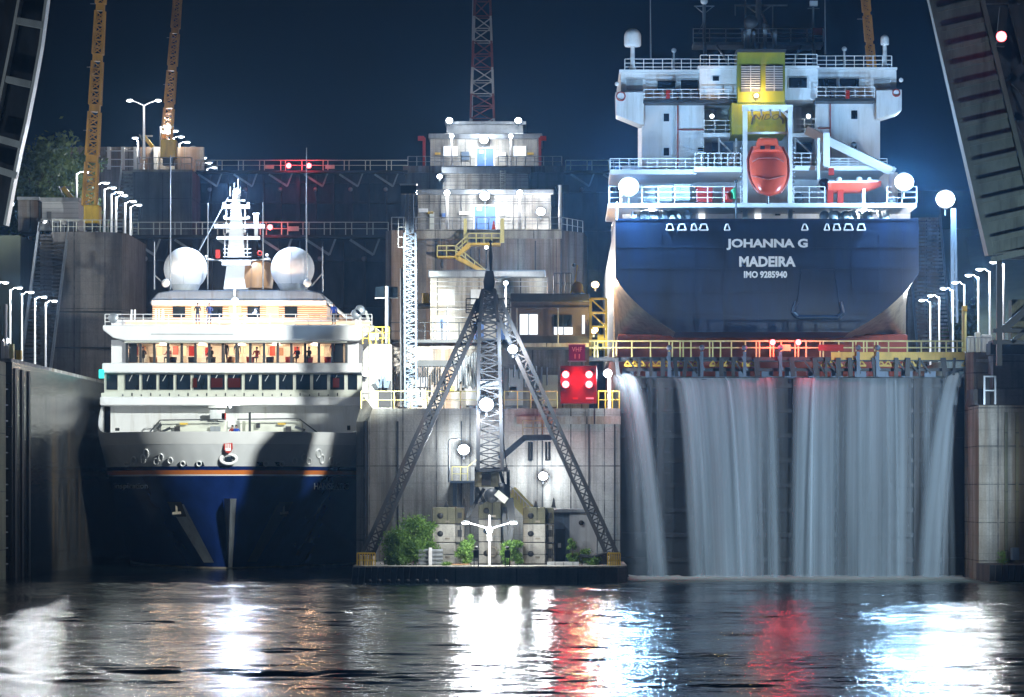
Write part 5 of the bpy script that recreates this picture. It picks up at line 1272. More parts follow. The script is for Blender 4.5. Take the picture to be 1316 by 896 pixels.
for a, b_ in (((202, 552), (207, 546)), ((206, 556), (219, 550)), ((379, 549), (392, 553))): mb.bar(W(*a, 281.2), W(*b_, 281.2), .2)
mb.bar(W(321, 558, 281), W(321, 530, 281), .18)
each(mb, 'crane_arm', 'dark', K_)
# ============================================================ DERRICK AND ISLAND THINGS
YD = 233
D_ = T('stiffleg_derrick', 'grey lattice derrick with two slanting legs standing on the island', 'derrick', W(630, 727, YD))
def dp(a, b_, y=0): return W(a, b_, YD + y)
MB().lattice(dp(630, 604), dp(628.5, 415), 1.62, 1.3, 18, .11, .04).build('mast', 'derrick', D_)
MB().lattice(dp(628.5, 415), dp(628, 372), 1.2, .75, 6, .12, .06).build('mast_head', 'derrick', D_)
MB().pp([(623, 376), (621, 362), (624, 348), (634, 348), (636, 362), (634, 376)], YD - .35, .7).pp([(629.5, 348), (628, 330), (629.5, 311), (631.5, 311), (633, 330), (632, 348)], YD - .15, .3).build('head_fitting', 'dark', D_)
MB().ball(dp(630.5, 311), .12, 8, 6).build('tip', 'dark', D_)
for a, b_ in (((620, 388), (471, 716)), ((638, 388), (789, 718))):
    MB().lattice(dp(*a, .5), dp(*b_, .5), .62, .66, 26, .13, .05).build('leg', 'derrick', D_)
mb = MB().pp([(618, 373), (622, 373), (620, 396), (611, 404), (614, 388)], YD + .2, .6).pp([(634, 373), (638, 373), (646, 400), (638, 398), (636, 390)], YD + .2, .6); mb.build('leg_bracket', 'derrick', D_)
mb = MB()
for py in (384, 392, 398, 402): mb.bar(dp(599, py, .8), dp(655, py, .8), .07)
for px in (599, 655): mb.bar(dp(px, 384, .8), dp(px, 402, .8), .07)
mb.build('head_platform', 'dark', D_)
MB().pb(617, 641, 490, 500, YD - .5, 1.3).build('flood_bar', 'steel', D_)
mb = MB().bar(dp(640, 500), dp(651, 602), .07).bar(dp(616, 604), dp(612, 600), .1); mb.build('stay', 'dark', D_)
MB().pp([(613, 602), (652, 600), (654, 606), (611, 607)], YD - .6, 1.6).build('turntable', 'derrick', D_)
MB().pb(610, 641, 606, 626, YD - .5, 1.5).build('winch_house', 'conc_olive', D_, bev=.05); MB().pb(619, 631, 609, 624, YD - .58, .1).build('opening', 'black', D_)
mb = MB()
for a, b_ in (((643, 606), (652, 640)), ((653, 604), (654, 650)), ((613, 626), (622, 645)), ((650, 626), (616, 648)), ((641, 626), (656, 652)), ((622, 628), (600, 665)), ((612, 600), (612, 648))): mb.bar(dp(*a, .2), dp(*b_, .2), .22)
each(mb, 'base_strut', 'dark', D_)
MB().bar(dp(638, 633, -.4), dp(651, 644, -.4), .6, .45).build('sheave_cover', 'cream', D_)
mb = MB().lathe(dp(632, 637), [(.01, -.5), (.5, -.5), (.5, .5), (.01, .5)], 14, 'y').lathe(dp(645, 631), [(.01, -.3), (.55, -.3), (.55, .3), (.01, .3)], 14, 'y'); mb.build('winch_drum', 'dark', D_)
mb = MB().bar(dp(655, 640), dp(658, 672), .5, .7).bar(dp(658, 665), dp(655, 700), .35).bar(dp(648, 660), dp(652, 722), .3); mb.build('rear_frame', 'dark', D_)
MB().box(X(469, 233.5) - .3, X(469, 233.5) + .4, 233, 234, 1.1, Z(714, 233)).box(X(789, 233.5) - .3, X(789, 233.5) + .4, 233, 234, 1.1, Z(716, 233)).build('leg_anchor', 'white', D_)
# concrete counterweights
def stack(cx, w_, tops, name_bits):
    bot = 725.5
    for k, (a, b_) in enumerate(tops):
        nm = ['topmost dark', 'middle', 'lowest'][k] if len(tops) == 3 else ['topmost', 'second', 'third', 'lowest'][k]
        Yb = 234.2
        t = T('counterweight_block', f'{nm} concrete counterweight block of the {name_bits} stack under the derrick', 'concrete block', W(cx, b_, Yb), 'concrete counterweight blocks')
        m_ = 'conc_olive' if k == 0 else 'conc_pale'
        MB().pb(cx - w_, cx + w_ * .45, a, b_ - 1, Yb, 3).pb(cx + w_ * .45 + .3, cx + w_, a + .6, b_ - 1, Yb + .5, 2.4).build('block', m_, t, bev=.05)
        r_ = .2
        MB().lathe(W(cx - w_ * .5, (a + b_) / 2, Yb - .02), [(.01, 0), (r_, 0), (r_, .1), (.01, .1)], 14, 'y').build('lifting_hole', 'black', t)
        MB().pb(cx + w_ * .6, cx + w_ * .85, a + 7, b_ - 8, Yb + .42, .1).build('side_hole', 'black', t)
        MB().pb(cx - w_ * .2, cx + w_ * .1, a + 17, a + 19.5, Yb - .03, .1).build('lifting_lug', 'counter', t)
        MB().pb(cx - w_, cx + w_, b_ - 1, b_ - .05, Yb + .1, 2.6).build('bearing_pad', 'black', t)
stack(576, 20.5, ((652, 674), (674, 698), (698, 725.5)), 'left')
stack(635, 20, ((645, 668), (668, 697), (697, 725.5)), 'centre')
stack(692, 20, ((652, 674), (674, 698), (698, 725.5)), 'right')
mb = MB()
for px, py, hh in ((571, 652, 9), (596, 652, 12), (688, 652, 9), (712, 652, 13)): pass
for i, (px, hh) in enumerate(((573, 9), (596, 13), (688, 9), (711, 13))):
    t = T('steel_horn', ['stubby slanting steel horn on the left counterweight stack', 'tall dark steel horn at the right edge of the left counterweight stack', 'small steel horn on the right counterweight stack', 'tall dark steel horn on the right edge of the right counterweight stack'][i], 'bracket', W(px, 652, 235))
    MB().pp([(px - 2.5, 652), (px + 3, 652), (px + 2, 652 - hh * .7), (px + .3, 652 - hh)], 235, .5).build('fin', 'derrick' if i % 2 == 0 else 'black', t); MB().pb(px - 3, px + 3.5, 651, 652.4, 234.9, .8).build('base_plate', 'dark', t)
# double arm lamp in front
L_ = T('island_lamp', 'double arm street lamp in front of the centre counterweight stack', 'street lamp', W(629, 727, 230.4))
MB().tube(W(629, 727, 230.4), W(629, 662, 230.4), .09, .06).build('pole', 'white_clean', L_); MB().tube(W(629, 695, 230.4), W(629, 676, 230.4), .17, .12).build('collar', 'white_clean', L_)
for sg in (-1, 1):
    MB().path([W(629, 680, 230.4), W(629 + 12 * sg, 676, 230.3), W(629 + 26 * sg, 672, 230.2)], .045).build('arm', 'white_clean', L_)
    h = MB().ball(W(629 + 31 * sg, 671.5, 230.1), .3, 12, 8, .4).build('lamp_head', 'white_clean', L_); MB().ball(W(629 + 31 * sg, 672.6, 230.05), .24, 10, 6, .35).build('lens', 'lens', h)
    light(W(629 + 31 * sg, 675, 229.9), 650, (1, 1, .95), .2, L_)
MB().ball(W(629, 681, 230.15), .22, 10, 8).build('centre_lamp', 'lens', L_); light(W(629, 681, 229.9), 1000, (1, 1, .97), .2, L_)
# pipes, small things
t = T('pipe_bundle', 'strapped bundle of grey pipes stacked beside the left counterweights', 'pipes', W(553, 726, 232.4))
for k in range(4): MB().tube(W(538, 724 - k * 5.2, 232.4), W(569, 724 - k * 5.2, 232.4), .14, n=12).build('pipe', 'steel', t)
MB().pb(551, 555, 704, 727, 232.1, .3).build('strap', 'white', t)
for i, px in enumerate((612, 652)):
    t = T('mooring_bollard', ['dark mooring post stand left of the island lamp', 'dark mooring post stand right of the island lamp'][i], 'bollard', W(px, 731, 229.6), 'dark mooring stands')
    MB().pb(px - 3.5, px + 3.5, 707, 717, 229.6, .4).build('box', 'black', t); MB().pb(px - 3.3, px - 2.2, 717, 730, 229.6, .2).pb(px + 2.2, px + 3.3, 717, 730, 229.6, .2).build('leg', 'black', t); MB().ball(W(px, 704, 229.7), .12, 8, 6).build('cap', 'black', t)
t = T('life_ring', 'orange brown life ring hanging on the centre block stack', 'life ring', W(632.5, 709, 234.0))
MB().lathe(W(632.5, 709, 234.05), [(.28, -.06), (.38, -.06), (.38, .06), (.28, .06), (.28, -.06)], 18, 'y').build('ring', 'counter', t)
t = T('steel_plate_stack', 'stack of steel plates lying on the island right of the counterweights', 'plates', W(722, 725, 232))
MB().pb(703, 744, 722.5, 727, 232, 1.2).build('plate', 'lgrey', t); mb = MB()
for px in (713, 724, 736): mb.pb(px, px + .6, 722.6, 726.8, 231.98, .05)
mb.build('gap', 'black', t)
t = T('timber_mat', 'low timber mat lying on the island left of the lamp', 'timber', W(595, 727, 231.5))
MB().pb(578, 606, 726, 728.6, 230.5, 1.5).build('board', 'counter', t); MB().pb(580, 603, 725, 726, 230.7, 1).build('top_board', 'wood', t)
for i, (a, b_) in enumerate(((459, 482), (781, 797))):
    t = T('anchor_cage', ['rusty yellow cage of rods around the left derrick leg foot', 'bright yellow railing cage around the right derrick leg foot'][i], 'cage', W((a + b_) / 2, 728, 231.5))
    mb = MB(); n_ = 7
    for k in range(n_ + 1): px = a + (b_ - a) * k / n_; mb.bar(W(px, 729, 231.2), W(px, 711, 231.2), .07).bar(W(px, 729, 232.8), W(px, 711, 232.8), .05)
    each(mb, 'rod', 'yellow', t); MB().bar(W(a, 711, 231.2), W(b_, 711, 231.2), .1).bar(W(a, 720, 231.2), W(b_, 720, 231.2), .07).build('rail', 'yellow', t)
    mb = MB()
    for k in range(3): c = W(a + 4 + k * (b_ - a - 8) / 2, 729, 232); mb.tube(c, c + Vector((0, 0, .75)), .24, n=12)
    each(mb, 'drum', 'counter', t)
t = T('site_hut', 'blue grey steel hut with a dark door behind the right counterweights', 'hut', W(740, 727, 238))
MB().pb(712, 768, 658, 727, 238, 5).build('wall', 'bsteel', t); MB().pb(710, 770, 654.5, 658.5, 237.7, 5.6).build('roof', 'steel', t)
MB().pb(714, 726, 680, 727, 237.9, .15).build('door', 'dark', t); MB().pb(717, 721, 698, 704, 237.85, .06).build('notice', 'white_clean', t)
MB().pb(732, 767, 660, 716, 237.88, .15).build('wall_panel', 'grey', t); MB().lathe(W(747, 672, 237.8), [(.01, -.05), (.18, -.05), (.18, .1), (.01, .1)], 14, 'y').build('vent_hole', 'black', t)
t = T('rope_heap', 'dark sagging ropes and timber beside the right derrick leg', 'ropes', W(765, 727, 233))
MB().path([W(745, 714, 233), W(760, 716, 233), W(775, 712, 233), W(785, 710, 233)], .12).pb(757, 781, 714, 727, 234, .8).build('rope', 'dark', t)
# wall stairs and platforms on pier face
t = T('wall_platform', 'small yellow railed platform on the pier face left of the derrick mast', 'platform', W(595, 619, 243.8))
MB().box(X(579, 244), X(612, 244), 243.6, 245, Z(621, 244), Z(618, 244)).build('deck', 'bsteel', t)
mb = MB()
for px in (581, 592, 601): mb.bar(W(px, 618, 243.7), W(px, 600, 243.7), .06)
mb.bar(W(581, 600, 243.7), W(601, 600, 243.7), .06).bar(W(581, 609, 243.7), W(601, 609, 243.7), .05).bar(W(601, 600, 243.7), W(616, 588, 243.7), .06)
mb.build('railing', 'paleyellow', t)
each(MB().pb(582, 587, 621, 650, 244, .5).pb(604, 609, 621, 650, 244, .5), 'support', 'bsteel', t)
MB().path([W(577, 620, 243.8), W(577, 568, 243.8), W(579, 565, 243.8), W(590, 564, 243.8)], .08).build('conduit', 'steel', t)
t = T('wall_gangway', 'blue grey cranked gangway on brackets along the pier face right of the mast', 'gangway', W(680, 563, 243.8))
MB().bar(W(642, 590, 243.6), W(674, 563, 243.6), .35, .4).bar(W(672, 563, 243.6), W(709, 562, 243.6), .35, .4).build('beam', 'bsteel', t)
MB().path([W(680, 568, 243.9), W(680, 592, 243.9), W(683.5, 592, 243.9), W(683.5, 568, 243.9)], .09).path([W(702, 568, 243.9), W(702, 592, 243.9), W(706, 592, 243.9), W(706, 568, 243.9)], .09).build('hanger', 'dark', t)
mb = MB()
for py in (541, 550): mb.bar(W(672, py, 243.6), W(709, py, 243.6), .05)
for px in (672, 685, 697, 709): mb.bar(W(px, 561, 243.6), W(px, 541, 243.6), .05)
mb.build('railing', 'paleyellow', t)
t = T('pier_stair', 'pale sloping stair with orange treads going down behind the right blocks', 'stair', W(670, 660, 241))
MB().bar(W(655, 632, 241), W(690, 668, 241), .3, 1.0).build('flight', 'paleyellow', t); MB().bar(W(655, 624, 240.5), W(690, 660, 240.5), .07).build('handrail', 'white', t)
mb = MB()
for k in range(8): mb.bar(W(657 + k * 4, 634 + k * 4.1, 240.8), W(657 + k * 4, 626 + k * 4.1, 240.5), .05)
mb.build('post', 'white', t)
# red traffic signal
Sg = T('lock_signal', 'large red lock traffic signal panel with four glowing round lamps', 'signal', W(743, 522, 243.9))
MB().pb(720, 767, 470, 519, 243.9, .5).build('panel', 'signalred', Sg, bev=.05)
for px in (727, 757):
    for py in (481.5, 494):
        MB().lathe(W(px, py, 243.6), [(.26, -.15), (.30, -.15), (.30, .3), (.26, .3)], 18, 'y').build('lamp_hood', 'dark', Sg); MB().ball(W(px, py, 243.75), .25, 14, 8).build('lens', 'lensred', Sg)
    light(W(px, 488, 243.1), 420, (1, .03, .05), .3, Sg)
MB().pb(722, 724, 519, 524, 244, .2).pb(763, 765, 519, 545, 244, .2).build('bracket', 'dark', Sg)
MB().pb(736, 743, 511, 513.5, 243.85, .1).build('lettering_plate', 'redcloth', Sg)
MB().pb(753, 763, 511, 513, 243.85, .1).build('maker_plate', 'white_clean', Sg)
t = T('radio_channel_sign', 'purple radio channel sign above the red signal panel', 'sign', W(741, 463, 244.3))
MB().pb(731, 752, 443.5, 463.5, 244.3, .12).build('face', 'purple', t)
for (a, b_, c, d) in ((729.5, 753.5, 442, 443.4), (729.5, 753.5, 463.6, 465)): MB().pb(a, b_, c, d, 244.28, .16).build('frame', 'lgrey', t)
text('VHF', 735, 748, 446, 452, 244.28, 'white_clean', t, .01); text('11', 738.5, 745, 455, 461, 244.28, 'white_clean', t, .01)
MB().pb(732, 733, 465, 470, 244.35, .1).pb(750, 751, 465, 470, 244.35, .1).build('bracket', 'lgrey', t)
# ============================================================ LAMP POSTS
def lamp_post(name, label, base, top, arm, group, r=.07, power=400, col=(.93, .97, 1), head=.28, lens=None):
    base, top = Vector(base), Vector(top); t = T(name, label, 'lamp post', base, group)
    MB().tube(base, top, r * 1.4, r).build('pole', 'white_clean', t)
    e = top + Vector(arm)
    MB().path([top - Vector((0, 0, .1)), top + Vector(arm) * .5 + Vector((0, 0, .1)), e], r * .5).build('arm', 'lgrey', t)
    h = MB().ball(e, head, 12, 6, .35).build('lamp_head', 'white_clean', t); MB().ball(e + Vector((0, -.06, -.05)), head * .85, 10, 6, .4).build('lens', lens or 'lens', h)
    if power: light(e + Vector((0, -.2, -.45)), power, col, .15, t)
    return t
for k, (px, Yl) in enumerate(((1, 270), (15, 277), (30, 283), (44, 290), (57, 296))):
    lamp_post('lamp_post', f'slim lamp post on the left lock wall, {ORD[k]} from the left', (-43.7 , Yl, 15.2), (-43.7, Yl, 22), (.75, 0, .15), 'lamp posts on the left lock wall', power=900)
for k, Yl in enumerate((246, 254, 261, 270, 278, 288, 295)):
    X_ = 31.0
    lamp_post('lamp_post', f'slim lamp post on the right lock wall, {ORD[6 - k]} rightward from the cargo ship', (X_, Yl, 15.6), (X_, Yl, 22), (-.75, 0, .15), 'lamp posts on the right lock wall', power=1600)
for k, Yl in enumerate((363, 376, 382, 388, 392, 400, 405)):
    lamp_post('lamp_post', f'lamp post on the middle left terrace, {ORD[k]} rightward from the orange crane', (-50 - .4 * (k < 1), Yl, 30.3), (-50 - .4 * (k < 1), Yl, 39), (1.0, 0, .2), 'lamp posts on the middle left terrace', r=.12, power=900, head=.42)
for k in range(10):
    Yl = 458 + 7.5 * k
    lamp_post('lamp_post', f'lamp post on the top left terrace, {ORD[k]} nearest in the receding row', (-52.6, Yl, 46.4), (-52.6, Yl, 53.8), (1.1, 0, .2), 'lamp posts on the top left terrace', r=.13, power=900 if k < 5 else 500, head=.5)
lamp_post('lamp_post', 'tall pale single lamp post beside the brown upper left pier', W(178, 218, 432), W(178, 182, 432), (-.4, 0, .5), None, r=.13, power=900, head=.45)
t = T('twin_lamp_post', 'tall twin armed lamp post highest on the top left terrace', 'lamp post', W(185, 205, 440)); MB().tube(W(185, 205, 440), W(185, 136, 440), .2, .13).build('pole', 'white_clean', t)
for sg in (-1, 1):
    MB().path([W(185, 136, 440), W(185 + 8 * sg, 132, 440), W(185 + 16 * sg, 129, 440)], .08).build('arm', 'white_clean', t)
    h = MB().ball(W(185 + 18.5 * sg, 128.5, 440), .45, 12, 6, .4).build('lamp_head', 'white_clean', t); MB().ball(W(185 + 18.5 * sg, 129.5, 439.9), .38, 10, 6, .4).build('lens', 'lens', h)
light(W(185, 133, 438), 500, (.95, .97, 1), .3, t)
for lb, px, pb_, pt, Yl, pw in (('slim lamp post on the valve house deck left of the blue doors', 574.5, 296, 249, 333, 450), ('slim lamp post on the valve house deck right of the blue doors', 668, 296, 249, 333, 450), ('lamp post in front of the top building left window', 580.5, 215, 176, 443, 500), ('lamp post in front of the top building right window', 656.5, 215, 176, 443, 500)):
    t = T('deck_lamp', lb, 'lamp post', W(px, pb_, Yl), 'lamp posts in front of the doors'); MB().tube(W(px, pb_, Yl), W(px, pt, Yl), .16, .11).build('pole', 'white_clean', t)
    MB().ball(W(px, pt - 1, Yl), .28, 12, 8).build('lens', 'lens', t); light(W(px, pt - 1, Yl - .5), pw, (.97, .98, 1), .3, t)
t = T('corner_lamp', 'short white lamp post on the pier corner right of the red signal', 'lamp post', W(783, 524, 244.9)); MB().tube(W(783, 525, 245.4), W(783, 484, 245.4), .13).build('pole', 'white_clean', t)
MB().ball(W(781, 480, 245.1), .3, 12, 8).build('lens', 'lens', t); light(W(781, 480, 244.6), 1300, (.9, .93, 1), .3, t)
# floodlights: body + lens + lamp
def flood(label, px, py, Y, power, col=(.9, .95, 1), r=.4, n=1, lens='lens', mount='dark', d=(0, -1, 0), name='floodlight'):
    c = W(px, py, Y); t = T(name, label, 'floodlight', c); dd = Vector(d).normalized()
    heads = [(c, r)] if r < 9 else [(c + Vector((r * .62 * math.cos(q * math.pi / 3), 0, r * .62 * math.sin(q * math.pi / 3))), r * .33) for q in range(6)] + [(c, r * .33)]
    for cc, hr in heads:
        b_ = MB().lathe(cc, [(hr * .96, -.02), (hr * .9, .25 * hr), (hr * .5, .9 * hr), (.01, 1.0 * hr)], 18, 'y').build('housing', mount, t); MB().ball(cc, hr * .95, 16, 10, .85).build('lens', lens, b_)
    MB().bar(c + Vector((0, .3, 0)), c + Vector((0, .3, -r * 1.6)), .12).build('bracket', mount, t)
    light(c + dd * (r + .25), power, col, r * .9, t); return t
flood('blinding bank of white floodlights on the derrick mast', 625, 520, 231.3, 4500, r=.5)
flood('white floodlight hanging on the right derrick leg below the middle deck', 659, 449, 232.4, 1500, r=.34)
flood('white floodlight glaring on the pier face left of the derrick mast', 596, 578, 244.1, 1000, r=.42)
flood('white floodlight glaring on the pier face right of the derrick mast', 698, 612, 244.2, 900, r=.34)
flood('blue white floodlight on the pale pillar beside the cruise ship', 470, 480, 249.4, 160, (.75, .86, 1), r=.26)
flood('floodlight above the blue doors of the valve house', 623, 252, 338.6, 2200, r=.5)
flood('floodlight above the blue doors of the top building', 622, 180, 446.4, 2600, r=.55)
flood('floodlight on the valve house wall right end', 695, 272, 338.6, 1300, (.95, .96, 1), r=.45)
flood('roof edge floodlight at the left end of the top roof', 577.5, 155, 450, 700, r=.45)
flood('roof edge floodlight at the right end of the top roof', 666, 155, 450, 700, r=.45)
flood('small lamp at the left edge of the pale block under the top pier', 565, 227, 430, 1500, r=.35)
flood('huge blue white floodlight at the left side of the cargo ship stern', 808, 240, 262.4, 18500, (.34, .64, 1), r=.8, lens='lensblue')
flood('huge blue white floodlight at the right side of the cargo ship stern', 1162, 234, 262.4, 15500, (.34, .64, 1), r=.75, lens='lensblue')
MB
tw = T('light_tower', 'tall slim tower right of the cargo ship carrying a glaring floodlight', 'light tower', W(1224, 400, 300))
MB().bar(W(1224, 415, 300), W(1224, 268, 300), .3).bar(W(1230, 415, 300), W(1227, 268, 300), .2).build('mast', 'bsteel', tw)
mb = MB()
for k in range(12): mb.bar(W(1224, 280 + k * 11, 300), W(1228, 286 + k * 11, 300), .08)
mb.build('bracing', 'steel', tw)
flood('large white floodlight on the slim tower right of the cargo ship', 1215, 256, 299.6, 8000, (.5, .76, 1), r=.85)
flood('bright white floodlight at the far left edge beside the grey hut', 12, 262, 330, 1800, r=.45)
flood('dazzling lamp cluster at the foot of the far left crane', 215, 167, 450, 4500, (1, .98, .92), r=.7)
flood('bright white lamp at the top of the cruise ship mast', 304, 246, 289, 9000, (.6, .75, 1), r=.3, lens='lensblue')
flood('bright white lamp on the cruise ship foremast', 302, 386, 280, 1500, (.6, .72, 1), r=.26, lens='lensblue')
flood('orange glowing deck lamp at the port side of the cargo ship hull', 765, 366, 270, 1500, (1, .55, .25), r=.3, lens='lenswarm')
flood('warm yellow lamp inside the yellow hoist frame', 763, 424, 249.5, 1800, (1, .75, .3), r=.32, lens='lenswarm')
flood('small orange lamp on the yellow funnel of the cargo ship', 972, 123, 271.8, 500, (1, .65, .3), r=.2, lens='lenswarm')
flood('white floodlight under the boat deck at the port mooring winches', 838, 272, 267, 1600, (.9, .95, 1), r=.2)
flood('white floodlight under the boat deck at the starboard mooring winches', 1110, 272, 267, 1600, (.9, .95, 1), r=.2)
flood('cool work light over the cruise ship foredeck', 296, 523, 281, 200, (.95, 1, .85), r=.1)
t = flood('small added spotlight at the derrick head aimed at the cruise ship', 625, 318, 233.0, 0, r=.13)
light(W(623, 316, 232.7) + Vector((-.3, 0, 0)), 150000, (.96, 1, .93), .45, t, spot=50, aim=(-29, 280, 9), blend=.4)  # spot added to light the ship's bow and set its shadow edge
t = flood('hooded lamp on a tall post in front of the white cabin wall', 650, 364, 257.5, 2600, (1, .98, .93), r=.18)
MB().bar(W(650, 364, 257.9), W(650, 437, 257.9), .1).build('post', 'lgrey', t)
t = flood('lamp on a short post behind the white cabin roof', 655, 362, 314, 15000, (1, .95, .86), r=.3)
MB().bar(W(655, 362, 314.5), W(655, 380, 314.5), .14).build('post', 'lgrey', t)
flood('pale work light on the coping of the left lock wall', 8, 438, 262, 600, (.9, .95, 1), r=.25)
def redlamp(label, px, py, Y, power, r=.3):
    t = T('red_lamp', label, 'signal lamp', W(px, py, Y)); MB().ball(W(px, py, Y), r, 14, 8).build('lens', 'lensred', t)
    MB().box(X(px, Y) - r * .7, X(px, Y) + r * .7, Y + r * .5, Y + r * 1.1, Z(py, Y) - r, Z(py, Y) + r).build('housing', 'dark', t); light(W(px, py, Y - r - .2), power, (1, .04, .05), r, t)
redlamp('left one of the two red lamps on the topmost footbridge', 371, 213, 435.4, 380, .32); redlamp('right one of the two red lamps on the topmost footbridge', 397, 213, 435.4, 380, .32)
redlamp('single red lamp on the footbridge right of the cruise ship mast', 347, 292, 345.2, 260, .27)
redlamp('left red lamp of the pair on the yellow gate walkway', 993, 440, 245.7, 330, .2); redlamp('right red lamp of the pair on the yellow gate walkway', 1026, 440, 245.7, 330, .2)
redlamp('bright red lamp on the raised dark bridge leaf at the upper right', 1287, 47, 203, 60, .3)
# lattice light tower left of centre
t = T('lattice_mast', 'tall blue grey lattice mast with a camera box beside the cruise ship', 'mast', W(527, 523, 252))
MB().lattice(W(528, 523, 252), W(527, 300, 252), .8, .8, 34, .06, .035).build('lattice', 'bsteel', t); MB().tube(W(516, 523, 252.4), W(516, 345, 252.4), .12).build('side_pole', 'steel', t)
MB().lattice(W(527, 300, 252), W(527, 236, 252), .4, .3, 8, .08, .03).build('upper_lattice', 'bsteel', t)
MB().pb(515, 535, 237, 249, 251.5, .8).build('camera_box', 'winddark', t); MB().pp([(513, 236), (536, 236), (534, 238), (515, 238)], 251.3, 1.2).build('box_roof', 'steel', t)
mb = MB()
for py in (280, 292, 305, 318): mb.bar(W(512, py, 251.6), W(521, py, 251.6), .06)
for px in (512, 521): mb.bar(W(px, 280, 251.6), W(px, 318, 251.6), .06)
mb.build('cage', 'steel', t)
t = T('camera_mast', 'slim pole with a dark camera box right of the cruise ship deck', 'mast', W(497, 437, 256)); MB().tube(W(497, 441, 256), W(497, 368, 256), .14).build('pole', 'lgrey', t); MB().pb(482.5, 511, 368.5, 383, 256.2, .5).build('camera_box', 'winddark', t); MB().path([W(482, 383, 256), W(512, 383, 256)], .05).build('frame', 'lgrey', t)
t = T('camera_mast', 'slim pole with a dark camera box right of the valve house', 'mast', W(720, 296, 335)); MB().tube(W(720, 296, 335), W(720, 238, 335), .16).build('pole', 'lgrey', t); MB().pb(713, 731, 238, 248, 335.2, .6).build('camera_box', 'winddark', t)
t = T('warning_post', 'yellow post on the right wall coping beside the walkway end', 'post', W(1239, 452, 246)); MB().tube(W(1239, 452, 246.5), W(1239, 395, 246.5), .17).build('pole', 'paleyellow', t); MB().pb(1237, 1243, 393, 400, 246.2, .4).build('box', 'yellow', t)
mbt = T('coping_equipment', 'cluttered pale control cabinets and rails on the right wall coping', 'cabinets', W(1258, 452, 247))
for a, b_, c in ((1244, 1252, 432), (1254, 1260, 427), (1262, 1275, 430)): MB().pb(a, b_, c, 452.5, 247, .8).build('cabinet', 'lgrey' if a != 1254 else 'cream', mbt, bev=.03)
mb = MB()
for k in range(8): mb.bar(W(1242 + k * 5, 452, 246), W(1242 + k * 5, 434, 246), .06)
mb.bar(W(1242, 434, 246), W(1277, 434, 246), .07).build('railing', 'lgrey', mbt)
t = T('coping_cabinets', 'white and yellow cabinets on the near end of the left lock wall', 'cabinets', W(12, 462, 245))
for a, b_, c, m in ((1, 5, 438, 'white_clean'), (6, 11, 444, 'white_clean'), (12, 17, 442, 'paleyellow'), (20, 27, 450, 'yellow')): MB().pb(a, b_, c, 464 if a < 18 else 462, 246, .6).build('cabinet', m, t, bev=.03)
MB().tube(W(7, 445, 248), W(7, 391, 248), .12).build('post', 'white', t)
# ============================================================ CRANES
def crane(label, bx, by, tx, ty, Y, wb, wt, m='crane', base=True):
    t = T('jib_crane', label, 'crane', W(bx, by, Y)); s = Y / F
    a = W(bx, by - 22, Y); b_ = W(tx, ty, Y)
    n_ = 5
    for k in range(n_):
        p, q = a.lerp(b_, k / n_), a.lerp(b_, (k + 1) / n_); w0 = (wb + (wt - wb) * k / n_) * s; w1 = (wb + (wt - wb) * (k + 1) / n_) * s
        q2 = p.lerp(q, .86); MB().lattice(p, q2, w0, w1, 6, .11, .06).build('boom_lattice', m, t)
        MB().bar(q2, q, w1, w1 * .8).build('boom_plate', m, t)
    if base:
        MB().pb(bx - 8, bx + 12, by - 24, by, Y - 1, 2.2).build('base_housing', 'yellow', t, bev=.15); MB().pb(bx - 5, bx + 9, by, by + 9, Y - .8, 1.6).build('pedestal', 'dark', t)
    for k in range(3): c = a.lerp(b_, .3 + .25 * k); MB().bar(c - Vector((2.6 * 0 + 1.0, 0, 0)), c, .07).build('side_bracket', 'steel', t)
crane('large orange crane with its jib raised on the left terrace', 115, 287, 133, -60, 338, 16, 9.5)
crane('smaller yellow far crane with its jib raised on the top left terrace', 214, 203, 233, -60, 447, 12.5, 7.5)
crane('yellow crane jib rising behind the cargo ship radome', 1124, 150, 1107, -60, 345, 9, 8, base=False)
for px, py, Yc, lb in ((84, 255, 348, 'small folded yellow crane arm on the white shed'), (188, 189, 449, 'small folded yellow crane arm on the top terrace wall')):
    t = T('folding_crane', lb, 'crane', W(px, py, Yc)); s = Yc / F
    MB().bar(W(px + 8, py, Yc), W(px - 3, py - 14, Yc), .45).build('arm', 'yellow', t); MB().bar(W(px - 6, py - 14, Yc), W(px + 8, py - 14, Yc), .2).bar(W(px - 9, py - 16, Yc), W(px - 1, py, Yc), .14).build('strut', 'steel', t)
# ============================================================ RAISED BRIDGE LEAVES
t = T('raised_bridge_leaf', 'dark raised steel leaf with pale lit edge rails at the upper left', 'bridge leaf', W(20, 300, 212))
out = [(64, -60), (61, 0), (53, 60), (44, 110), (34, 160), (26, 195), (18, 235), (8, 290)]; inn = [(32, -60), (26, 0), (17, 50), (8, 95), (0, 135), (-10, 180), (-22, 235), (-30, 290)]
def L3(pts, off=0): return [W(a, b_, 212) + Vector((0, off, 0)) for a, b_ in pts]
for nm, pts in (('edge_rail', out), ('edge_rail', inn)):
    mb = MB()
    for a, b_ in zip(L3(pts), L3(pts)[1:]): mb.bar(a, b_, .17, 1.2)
    mb.build(nm, 'white', t)  # white paint imitates the light along both edge rails
mb = MB()
for k in range(len(out) - 1):
    a, b_, c, d = L3(inn, .7)[k], L3(out, .7)[k], L3(out, .7)[k + 1], L3(inn, .7)[k + 1]; mb.add([a, b_, c, d], [(0, 1, 2, 3)])
pl = mb.build('back_plate', 'gateup', t); pl.modifiers.new('s', 'SOLIDIFY').thickness = .1
mb = MB()
